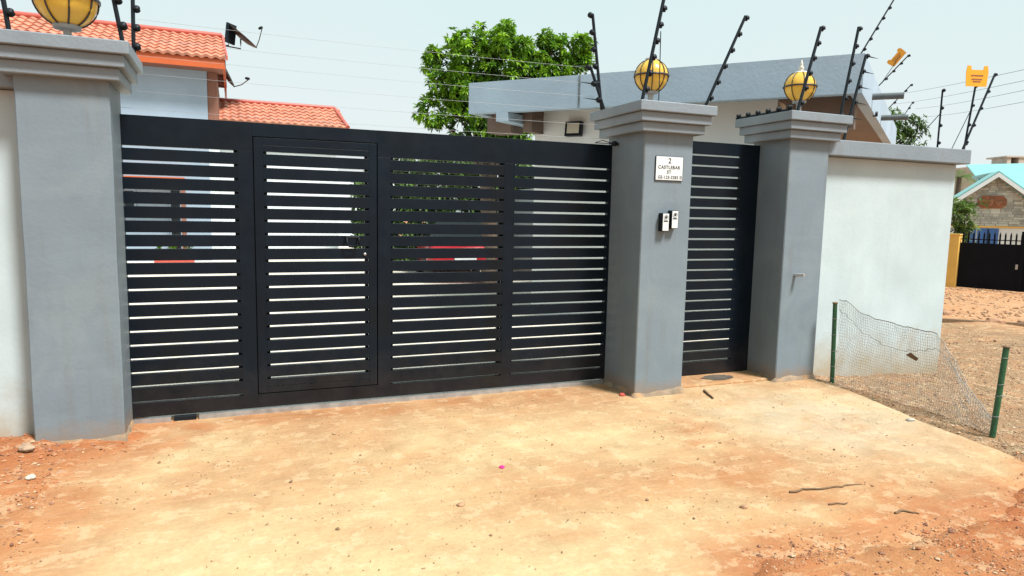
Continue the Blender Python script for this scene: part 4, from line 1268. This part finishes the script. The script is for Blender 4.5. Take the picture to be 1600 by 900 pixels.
def net_pt(i, j):
    u_ = i / NV
    x = 5.43 + (5.24 - 5.43) * u_ + 0.10 * math.sin(math.pi * u_) + 0.02 * fbm(u_ * 6, j * 0.1, 2)
    y = 4.86 + (3.22 - 4.86) * u_
    top = interp([(0, 0.81), (0.05, 0.82), (0.10, 0.76), (0.15, 0.70), (0.3, 0.675), (0.63, 0.645), (0.74, 0.50), (0.86, 0.26), (1, 0.12)], u_) + 0.02 * fbm(u_ * 9, 1, 7)
    bot = -0.07 + 0.01 * fbm(u_ * 8, 3, 3)
    v_ = j / NH
    x += 0.05 * math.sin(v_ * 3.0) * (0.5 + fbm(u_ * 4, v_ * 2, 8)) + 0.01 * fbm(u_ * 20, v_ * 10, 4)
    return Vector((x, y + 0.012 * fbm(u_ * 15, v_ * 9, 11), bot + (top - bot) * v_))
nb = MB()
grid = [[net_pt(i, j) for j in range(NH + 1)] for i in range(NV + 1)]
for i in range(NV + 1):
    nb.tube(grid[i], 0.0015, 3)
for j in range(NH + 1):
    nb.tube([grid[i][j] for i in range(NV + 1)], 0.0015, 3)
tag(nb.build('mesh', M['net'], nt), kind='stuff')
MB().tube([grid[i][NH] + Vector((0, 0, 0.004)) for i in range(NV + 1)], 0.0032, 5).build('top_wire', M['net'], nt)
MB().tube([grid[i][int(NH * (0.92 - 0.20 * math.sin(math.pi * min(1, i / 60))))] + Vector((-0.004, 0, 0)) for i in range(0, 70, 2)], 0.0028, 5).build('slack_wire', M['net'], nt)
lf = MB().add([grid[40][20] + Vector(q) for q in ((-0.01, 0.05, 0), (-0.02, 0.0, 0.03), (-0.01, -0.07, -0.01), (-0.005, -0.05, -0.035))], [(0, 1, 2, 3)])
lf.add([p + Vector((0.004, 0, 0.002)) for p in [Vector(q) for q in lf.v[:4]]], [(0, 1, 2, 3)])
tag(lf.build('dry_leaf', M['stick']), 'brown dry leaf caught in the netting', 'leaf')

# ------------------------------------------------------------------ background on the right
# black street gate opposite
bgA, bgB = Vector((21.50, 14.73, -0.62)), Vector((22.75, 11.45, -0.65))
dv = (bgB - bgA).normalized()
pv = Vector((-dv.y, dv.x, 0))
if pv.x > 0: pv = -pv
bt = thing('street_gate', bgA, 'black sheet-metal gate with spikes across the street', 'gate')
def along(s, off=0.0, z=0.0):
    return bgA + dv * s + pv * off + Vector((0, 0, z))
def fbox(name, s0, s1, o0, o1, z0, z1, m, par):
    p, q = along(s0, o0), along(s1, o0)
    d = pv * (o1 - o0)
    return MB().prism([(p.x, p.y, z0), (q.x, q.y, z0), (q.x + d.x, q.y + d.y, z0), (p.x + d.x, p.y + d.y, z0)], (0, 0, z1 - z0)).build(name, m, par)
GTOP = 0.90
fbox('panel', 0.0, 1.62, 0, 0.05, -0.52, GTOP, M['far_black'], bt)
fbox('panel', 1.65, 3.6, 0, 0.05, -0.52, GTOP, M['far_black'], bt)
fbox('bar', 0.0, 3.6, 0.0, 0.04, GTOP + 0.10, GTOP + 0.13, M['far_black'], bt)
sp_me = MB().prism([(-0.022, 0, 0), (0.022, 0, 0), (0.022, 0, 0.27), (0, 0, 0.36), (-0.022, 0, 0.27)], (0, 0.03, 0)).mesh('spike', M['far_black'])
for k in range(26):
    o = obj('spike', sp_me, bt)
    o.matrix_parent_inverse = Matrix()
    p = along(0.06 + 0.138 * k, 0.01, 0)
    o.location = Vector((p.x, p.y, GTOP)) - bgA
    o.rotation_euler = (0, 0, math.atan2(dv.y, dv.x))
fbox('post', 1.58, 1.69, 0.06, 0.10, -0.52, GTOP + 0.40, M['far_black'], bt)
fbox('lock', 1.50, 1.56, 0.055, 0.09, 0.15, 0.30, M['steel'], bt)
fbox('lock', 1.72, 1.78, 0.055, 0.09, 0.36, 0.42, M['steel'], bt)
yp = thing('yellow_pillar', (21.4, 14.9, -0.6), 'yellow pillar at the left end of the black street gate', 'pillar')
fbox('shaft', -0.40, -0.01, -0.15, 0.20, -0.75, 1.13, M['yellow_wall'], yp)
fbox('cap', -0.42, 0.01, -0.17, 0.22, 1.131, 1.17, M['yellow_wall'], yp)
# stone-fronted house
gA, gB = Vector((26.68, 18.74, 0)), Vector((28.95, 16.6, 0))
gd = (gB - gA).normalized()
gp = Vector((-gd.y, gd.x, 0))
if gp.y < 0: gp = -gp              # away from the viewer
sh = thing('stone_house', (28.2, 18.2, -0.7), 'stone-fronted house with teal roof across the street', 'house')
GW = 3.4                            # gable width
def g3(s, o, z): 
    p = gA + gd * s + gp * o
    return Vector((p.x, p.y, z))
ap_s, ap_z, ev_z = 1.36, 3.40, 2.32
wallp = [g3(0.05, 0, 1.40), g3(GW - 0.5, 0, 1.40), g3(GW - 0.5, 0, ev_z - 0.25), g3(ap_s, 0, ap_z - 0.16), g3(0.05, 0, ev_z)]
MB().prism(wallp, gp * 0.25).build('gable_wall', M['mortar'], sh)
MB().prism([g3(0.05, 0.01, -0.9), g3(GW - 0.5, 0.01, -0.9), g3(GW - 0.5, 0.01, 1.398), g3(0.05, 0.01, 1.398)], gp * 0.25).build('wall', M['house_white'], sh)
MB().prism([g3(0.0, -0.04, 1.34), g3(GW - 0.45, -0.04, 1.34), g3(GW - 0.45, -0.04, 1.40), g3(0.0, -0.04, 1.40)], gp * 0.045).build('band', M['yellow_wall'], sh)
rnd = random.Random(11)
z = 1.41
while z < 3.2:
    hgt = rnd.uniform(0.07, 0.12)
    lo = 0.05 if z < ev_z else 0.05 + (z - ev_z) / (ap_z - ev_z) * (ap_s - 0.05)
    hi = GW - 0.55 if z < ev_z - 0.3 else GW - 0.55 - (z - ev_z + 0.3) / (ap_z - ev_z + 0.3) * (GW - 0.55 - ap_s)
    s_ = lo + 0.05
    while s_ < hi - 0.14:
        ln = min(rnd.uniform(0.14, 0.42), hi - 0.04 - s_)
        pr = rnd.uniform(0.006, 0.035)
        MB().prism([g3(s_, -pr, z), g3(s_ + ln - 0.012, -pr, z + rnd.uniform(-.006, .006)), g3(s_ + ln - 0.012, -pr, z + hgt - 0.012), g3(s_ + 0.01, -pr, z + hgt - 0.012)], gp * (pr + 0.002)).build('stone', M['stone'], sh)
        s_ += ln
    z += hgt
oc = [g3(1.30 + a, -0.075, 2.34 + c_) for a, c_ in ((-0.48, -0.10), (-0.34, -0.25), (0.34, -0.25), (0.48, -0.10), (0.48, 0.10), (0.34, 0.25), (-0.34, 0.25), (-0.48, 0.10))]
orn = MB().prism(oc, gp * 0.07).build('ornament', M['ornament'], sh)
for k in range(9):
    p = g3(1.30 + rnd.uniform(-0.3, 0.3), -0.08, 2.34 + rnd.uniform(-0.14, 0.14))
    MB().lathe([(0.001, 0), (0.10, 0.0), (0.07, 0.02), (0.001, 0.04)], p, 5, -gp).build('relief', M['relief'], orn)
for s0, s1 in ((0.22, 0.86), (0.92, 1.62)):
    w = MB().prism([g3(s0, -0.03, 0.3), g3(s1, -0.03, 0.3), g3(s1, -0.03, 1.30), g3(s0, -0.03, 1.30)], gp * 0.03).build('window', M['blue'], sh)
    MB().prism([g3((s0 + s1) / 2 - 0.02, -0.05, 0.32), g3((s0 + s1) / 2 + 0.02, -0.05, 0.32), g3((s0 + s1) / 2 + 0.02, -0.05, 1.28), g3((s0 + s1) / 2 - 0.02, -0.05, 1.28)], gp * 0.019).build('mullion', M['rod'], w)
# gable roof: two pitches running back, white barge boards
for (s1, z1, nm) in ((-0.18, 2.22, 'l'), (GW + 0.05, 1.78, 'r')):
    a0, a1 = g3(ap_s, -0.35, ap_z + 0.08), g3(s1, -0.35, z1 + 0.08)
    dp_ = 1.0 if nm == 'l' else 4.0
    MB().prism([a0, a1, a1 + gp * dp_, a0 + gp * dp_], (0, 0, 0.05)).build('gable_roof', M['teal'], sh)
    b0, b1 = g3(ap_s, -0.37, ap_z - 0.10), g3(s1, -0.37, z1 - 0.10)
    MB().prism([b0, b1, b1 + Vector((0, 0, 0.17)), b0 + Vector((0, 0, 0.17))], gp * 0.04).build('barge_board', M['house_white'], sh)
    c0, c1 = g3(ap_s, -0.328, ap_z - 0.06), g3(s1, -0.328, z1 - 0.06)
    MB().prism([c0, c1, c1 + gp * 0.33, c0 + gp * 0.33], (0, 0, 0.03)).build('eaves_soffit', M['concrete'], sh)
r0, r1 = g3(1.45, 1.3, 2.75), g3(10, 1.3, 2.35)
MB().prism([r0, r1, g3(10, 5.2, 4.25), g3(1.45, 5.2, 4.10)], (0, 0, 0.06)).build('main_roof', M['teal'], sh)
MB().prism([g3(-0.5, 1.8, -0.9), g3(9, 1.8, -0.9), g3(9, 1.8, 2.5), g3(-0.5, 1.8, 2.55)], gp * 3.0).build('wall', M['house_white'], sh)
# unfinished concrete block far behind
cb = thing('concrete_building', (48.5, 31, -1), 'pale unfinished flat-roofed building far behind the teal roof', 'building')
def far(u0, u1, z0, z1, off, m, nm, par, dep=4.0):
    bA, bd = Vector((46.35, 30.37, 0)), Vector((0.925, -0.38, 0))
    bp_ = Vector((0.38, 0.925, 0))
    p, q = bA + bd * u0 + bp_ * off, bA + bd * u1 + bp_ * off
    return MB().prism([(p.x, p.y, z0), (q.x, q.y, z0), (q.x, q.y, z1), (p.x, p.y, z1)], bp_ * dep).build(nm, m, par)
far(0, 8, -1.2, 5.28, 0, M['concrete'], 'wall', cb)
far(1.2, 1.45, 5.282, 5.80, 0.02, M['concrete'], 'pier', cb, 1.5)
far(1.95, 8, 5.282, 5.80, 0.02, M['concrete'], 'wall', cb, 1.5)
far(1.451, 1.949, 5.283, 5.75, 1.3, M['black'], 'opening', cb, 0.15)
far(1.1, 8.1, 5.802, 5.90, -0.05, M['concrete'], 'roof_slab', cb, 2.0)
pw = MB().prism([g3(-6, 6.4, -0.9), g3(0.8, 6.4, -0.9), g3(0.8, 6.4, 3.6), g3(-6, 6.4, 3.6)], gp * 0.3)
tag(pw.build('far_wall', M['house_white']), 'plain white wall behind the stone house and palm', 'wall')
eb = MB()
ebp = [(11.2, 8.62, -0.17), (12.0, 8.24, -0.195), (12.7, 7.94, -0.225), (13.4, 7.64, -0.25), (14.4, 7.2, -0.29)]
for a_, b_ in zip(ebp, ebp[1:]):
    a_, b_ = Vector(a_), Vector(b_)
    d_ = (b_ - a_).normalized(); p_ = Vector((-d_.y, d_.x, 0)) * 0.06
    eb.prism([a_ - p_ + Vector((0, 0, -.12)), b_ - p_ + Vector((0, 0, -.12)), b_ - p_ + Vector((0, 0, .02)), a_ - p_ + Vector((0, 0, .02))], p_ * 2)
tag(eb.build('edging_board', M['stick']), 'long dark brown edging board along the far side of the gravel', 'board')
# palm and leafy shrub
pt = thing('palm', (33.7, 23.5, -1), 'small palm top showing above the white wall behind the stone house', 'palm')
MB().tube([(33.7, 23.5, -1.0), (33.65, 23.5, 1.5), (33.7, 23.47, 3.75)], 0.16, 8, r1=0.11).build('trunk', M['bark'], pt)
fronds(pt, (33.7, 23.47, 3.75), 12, 1.5, 3, M['leaf'])
sb = thing('shrub', (24.7, 17.0, -0.7), 'leafy light green shrub beside the stone house, above the yellow pillar', 'shrub')
rnd = random.Random(15)
cl = [(Vector((24.7 + rnd.gauss(0, 0.22), 17.1 + rnd.gauss(0, 0.3), rnd.uniform(0.6, 2.3))), Vector((rnd.uniform(-1, 1), rnd.uniform(-1, 0.3), 0.6)), rnd.uniform(0.8, 1.3)) for _ in range(95)]
obj('foliage', cloud_mesh('foliage', leaf_cloud(cl, 7, 0.30, 0.045, [(0.16, 0.24, 0.05), (0.11, 0.19, 0.04), (0.08, 0.14, 0.03)], 0.5, 16), M['leaf']), sb)
for dx in (-0.15, 0.0, 0.18):
    MB().tube([(24.7 + dx * 0.4, 17.0, -0.8), (24.7 + dx, 17.05, 1.6)], 0.03, 6, r1=0.012).build('stem', M['bark'], sb)

# ------------------------------------------------------------------ loose stones, sticks and gravel
def pebble_field(name, spots, label, cat):
    V_, F_, C_ = [], [], []
    rnd = random.Random(len(spots))
    for (x, y, z, r, c) in spots:
        o = len(V_)
        rz = rnd.uniform(0, 6.28)
        ax, ay, az = r * rnd.uniform(0.7, 1.4), r * rnd.uniform(0.6, 1.1), r * rnd.uniform(0.4, 0.8)
        for (a, b_, c_) in ((1, 0, 0), (0.1, 1, 0.1), (-1, 0.1, 0), (0, -1, -0.1), (0.2, 0.1, 1), (0, 0, -0.8)):
            j = rnd.uniform(0.75, 1.15)
            px, py_ = a * ax * j, b_ * ay * j
            V_.append((x + px * math.cos(rz) - py_ * math.sin(rz), y + px * math.sin(rz) + py_ * math.cos(rz), z + c_ * az * j))
        F_ += [(o, o + 1, o + 4), (o + 1, o + 2, o + 4), (o + 2, o + 3, o + 4), (o + 3, o, o + 4), (o + 1, o, o + 5), (o + 2, o + 1, o + 5), (o + 3, o + 2, o + 5), (o, o + 3, o + 5)]
        k = rnd.uniform(0.7, 1.3)
        C_ += [tuple(q * k for q in c)] * 6
    ob = obj(name, cloud_mesh(name, (V_, F_, C_), M['pebble']))
    return tag(ob, label, cat, kind='stuff')
rnd = random.Random(21)
sp = []
GC = [(0.27, 0.17, 0.10), (0.36, 0.25, 0.15), (0.15, 0.09, 0.055), (0.42, 0.32, 0.22)]
while len(sp) < 26000:
    x, y = rnd.uniform(4.9, 11.5), rnd.uniform(2.4, 8.5)
    if y > 5.12 and x < 7.4: continue
    s = x - interp(XE, y)
    if s < -0.02 + 0.05 * rnd.random(): continue
    if rnd.random() > math.exp(-max(0, x - 5.5) / 2.5): continue
    r = rnd.uniform(0.003, 0.009) * (1 if rnd.random() > 0.04 else 2.0) * (1 + max(0, x - 6) * 0.12)
    sp.append((x, y, ground_z(x, y) + r * 0.15, r, GC[rnd.randrange(4)]))
pebble_field('gravel', sp, 'loose brown gravel around the netting posts', 'gravel')
sp = []
RC = [(0.32, 0.12, 0.055), (0.38, 0.17, 0.08), (0.22, 0.10, 0.06), (0.40, 0.26, 0.16)]
while len(sp) < 8500:
    if rnd.random() < 0.72:
        x, y = rnd.uniform(1.9, 5.2), rnd.uniform(1.5, 2.9)
    else:
        x, y = rnd.uniform(-2.2, -0.5), rnd.uniform(2.8, 5.3)
    s = apron_s(x, y)
    if s < -0.12 or rnd.random() > sstep(-0.14, 0.10, s): continue
    if fbm(x * 2.2, y * 2.2, 77) < -0.12 + 0.35 * rnd.random() and rnd.random() < 0.8: continue
    r = rnd.uniform(0.0025, 0.008) * (1 if rnd.random() > 0.06 else 2.2)
    z = max(ground_z(x, y), 0.001)
    sp.append((x, y, z + r * 0.2, r, RC[rnd.randrange(4)]))
while len(sp) < 9100:                     # coarser rubble by the left pillar
    x, y = rnd.uniform(-2.0, -0.75), rnd.uniform(3.0, 5.25)
    if apron_s(x, y) < 0.03: continue
    r = rnd.uniform(0.006, 0.020) * (0.6 + 0.6 * rnd.random())
    sp.append((x, y, ground_z(x, y) + r * 0.15, r, RC[rnd.randrange(4)]))
while len(sp) < 11500:                    # lumpy far soil across the lane
    x, y = rnd.uniform(12.2, 22), rnd.uniform(5.5, 14.5)
    if fbm(x * 0.5, y * 0.5, 13) < -0.1 and rnd.random() < 0.8: continue
    r = rnd.uniform(0.015, 0.055)
    sp.append((x, y, fall(x) + r * 0.12, r, ((0.36, 0.20, 0.11), (0.27, 0.14, 0.075), (0.42, 0.27, 0.16))[rnd.randrange(3)]))
pebble_field('soil_clods', sp, 'crumbs of red soil around the cement apron and across the lane', 'soil')
sp = []
while len(sp) < 1900:
    x, y = rnd.uniform(-1.0, 5.1), rnd.uniform(2.2, 5.4)
    if apron_s(x, y) > -0.03: continue
    if fbm(x * 1.4, y * 1.4, 55) < -0.05 and rnd.random() < 0.8: continue
    r = rnd.uniform(0.0016, 0.0066) * (1 if rnd.random() > 0.05 else 1.9)
    sp.append((x, y, 0.004 + r * 0.2, r, ((0.20, 0.11, 0.06), (0.33, 0.19, 0.11), (0.45, 0.30, 0.18))[rnd.randrange(3)]))
pebble_field('grit', sp, 'scattered grit on the cement apron', 'grit')
def stone(x, y, r, m, label, name='stone', flat=0.6):
    bm = bmesh.new()
    bmesh.ops.create_icosphere(bm, subdivisions=2, radius=r)
    for v in bm.verts:
        v.co *= 1 + 0.35 * fbm(v.co.x / r * 0.9 + x * 7, v.co.y / r * 0.9, v.co.z / r * 0.9 + y)
        v.co.z *= flat
    me_ = bpy.data.meshes.new(name)
    bm.to_mesh(me_); bm.free()
    me_.materials.append(m)
    z = max(ground_z(x, y), 0.0 if apron_s(x, y) < 0 else -9)
    return tag(obj(name, me_, None, (x, y, z + r * flat * 0.45)), label, 'stone', 'loose stones')
stone(-1.105, 4.484, 0.027, M['white_stone'], 'pale stone on the red soil before the left pillar')
stone(-0.98, 4.62, 0.032, M['red_stone'], 'brown stone beside the foot of the left pillar')
stone(-1.22, 4.90, 0.045, M['rubble'], 'greyish rubble lump against the left white wall')
stone(-1.36, 4.72, 0.035, M['rubble'], 'small rubble lump at the left photo edge')
stone(4.968, 3.674, 0.030, M['concrete'], 'rounded stone on the apron edge between the green posts')
stone(1.113, 3.386, 0.022, M['red_stone'], 'reddish pebble in the middle of the apron')
stone(2.568, 2.832, 0.022, M['red_stone'], 'brown pebble near the stick on the apron')
stone(3.15, 5.06, 0.028, M['terracotta'], 'small red lump at the foot of the middle pillar')
for (u_, lab) in (((12.6, 7.9), 'larger of the stones by the far earth ridge'), ((13.6, 8.0), 'stone lying beyond the far earth ridge'), ((13.2, 9.2), 'stone nearest the white wall end on the far soil')):
    stone(u_[0], u_[1], 0.16 if 'larger' in lab else 0.10, M['red_stone'], lab)
stone(1.527, 3.823, 0.018, M['pink'], 'tiny pink scrap on the apron', 'plastic_scrap', 0.5)
def stick(pts, r, label, m='stick', name='stick'):
    pts = [Vector(p) for p in pts]
    fine = []
    for a, b_ in zip(pts, pts[1:]):
        for q in range(4):
            p = a.lerp(b_, q / 4)
            fine.append(p + Vector((0.010 * fbm(p.x * 20, p.y * 20, 3), 0.018 * fbm(p.x * 20, p.y * 20, 8), 0)))
    fine.append(pts[-1])
    return tag(MB().tube(fine, r, 6, r1=r * 0.6).build(name, M[m]), label, 'stick', 'sticks on the ground')
stick([(2.974, 2.906, 0.008), (3.10, 2.900, 0.008), (3.24, 2.872, 0.006), (3.36, 2.876, 0.007), (3.478, 2.850, 0.004)], 0.0065, 'long dry stick lying on the apron at the right')
stick([(3.05, 2.70, 0.006), (3.17, 2.68, 0.005)], 0.005, 'short twig before the long stick')
stick([(3.31, 2.49, 0.006), (3.38, 2.50, 0.008), (3.43, 2.44, 0.004)], 0.007, 'crumbled bark piece beside the red soil')
stick([(3.941, 4.943, 0.012), (3.85, 4.70, 0.012)], 0.012, 'pale bent stick at the foot of the middle pillar')
# damp hollow on the threshold
pr = [(4.36 + 0.17 * math.cos(a) * (1 + 0.25 * fbm(math.cos(a) * 2, math.sin(a) * 2, 6)), 5.27 + 0.10 * math.sin(a) * (1 + 0.25 * fbm(math.cos(a) * 2, math.sin(a) * 2, 9)), 0.0265) for a in [2 * math.pi * k / 28 for k in range(28)]]
me = MB().add(pr + [(4.36, 5.27, 0.0265)], [(k, (k + 1) % 28, 28) for k in range(28)]).mesh('damp_patch', M['drain'])
tag(obj('damp_patch', me), kind='structure')
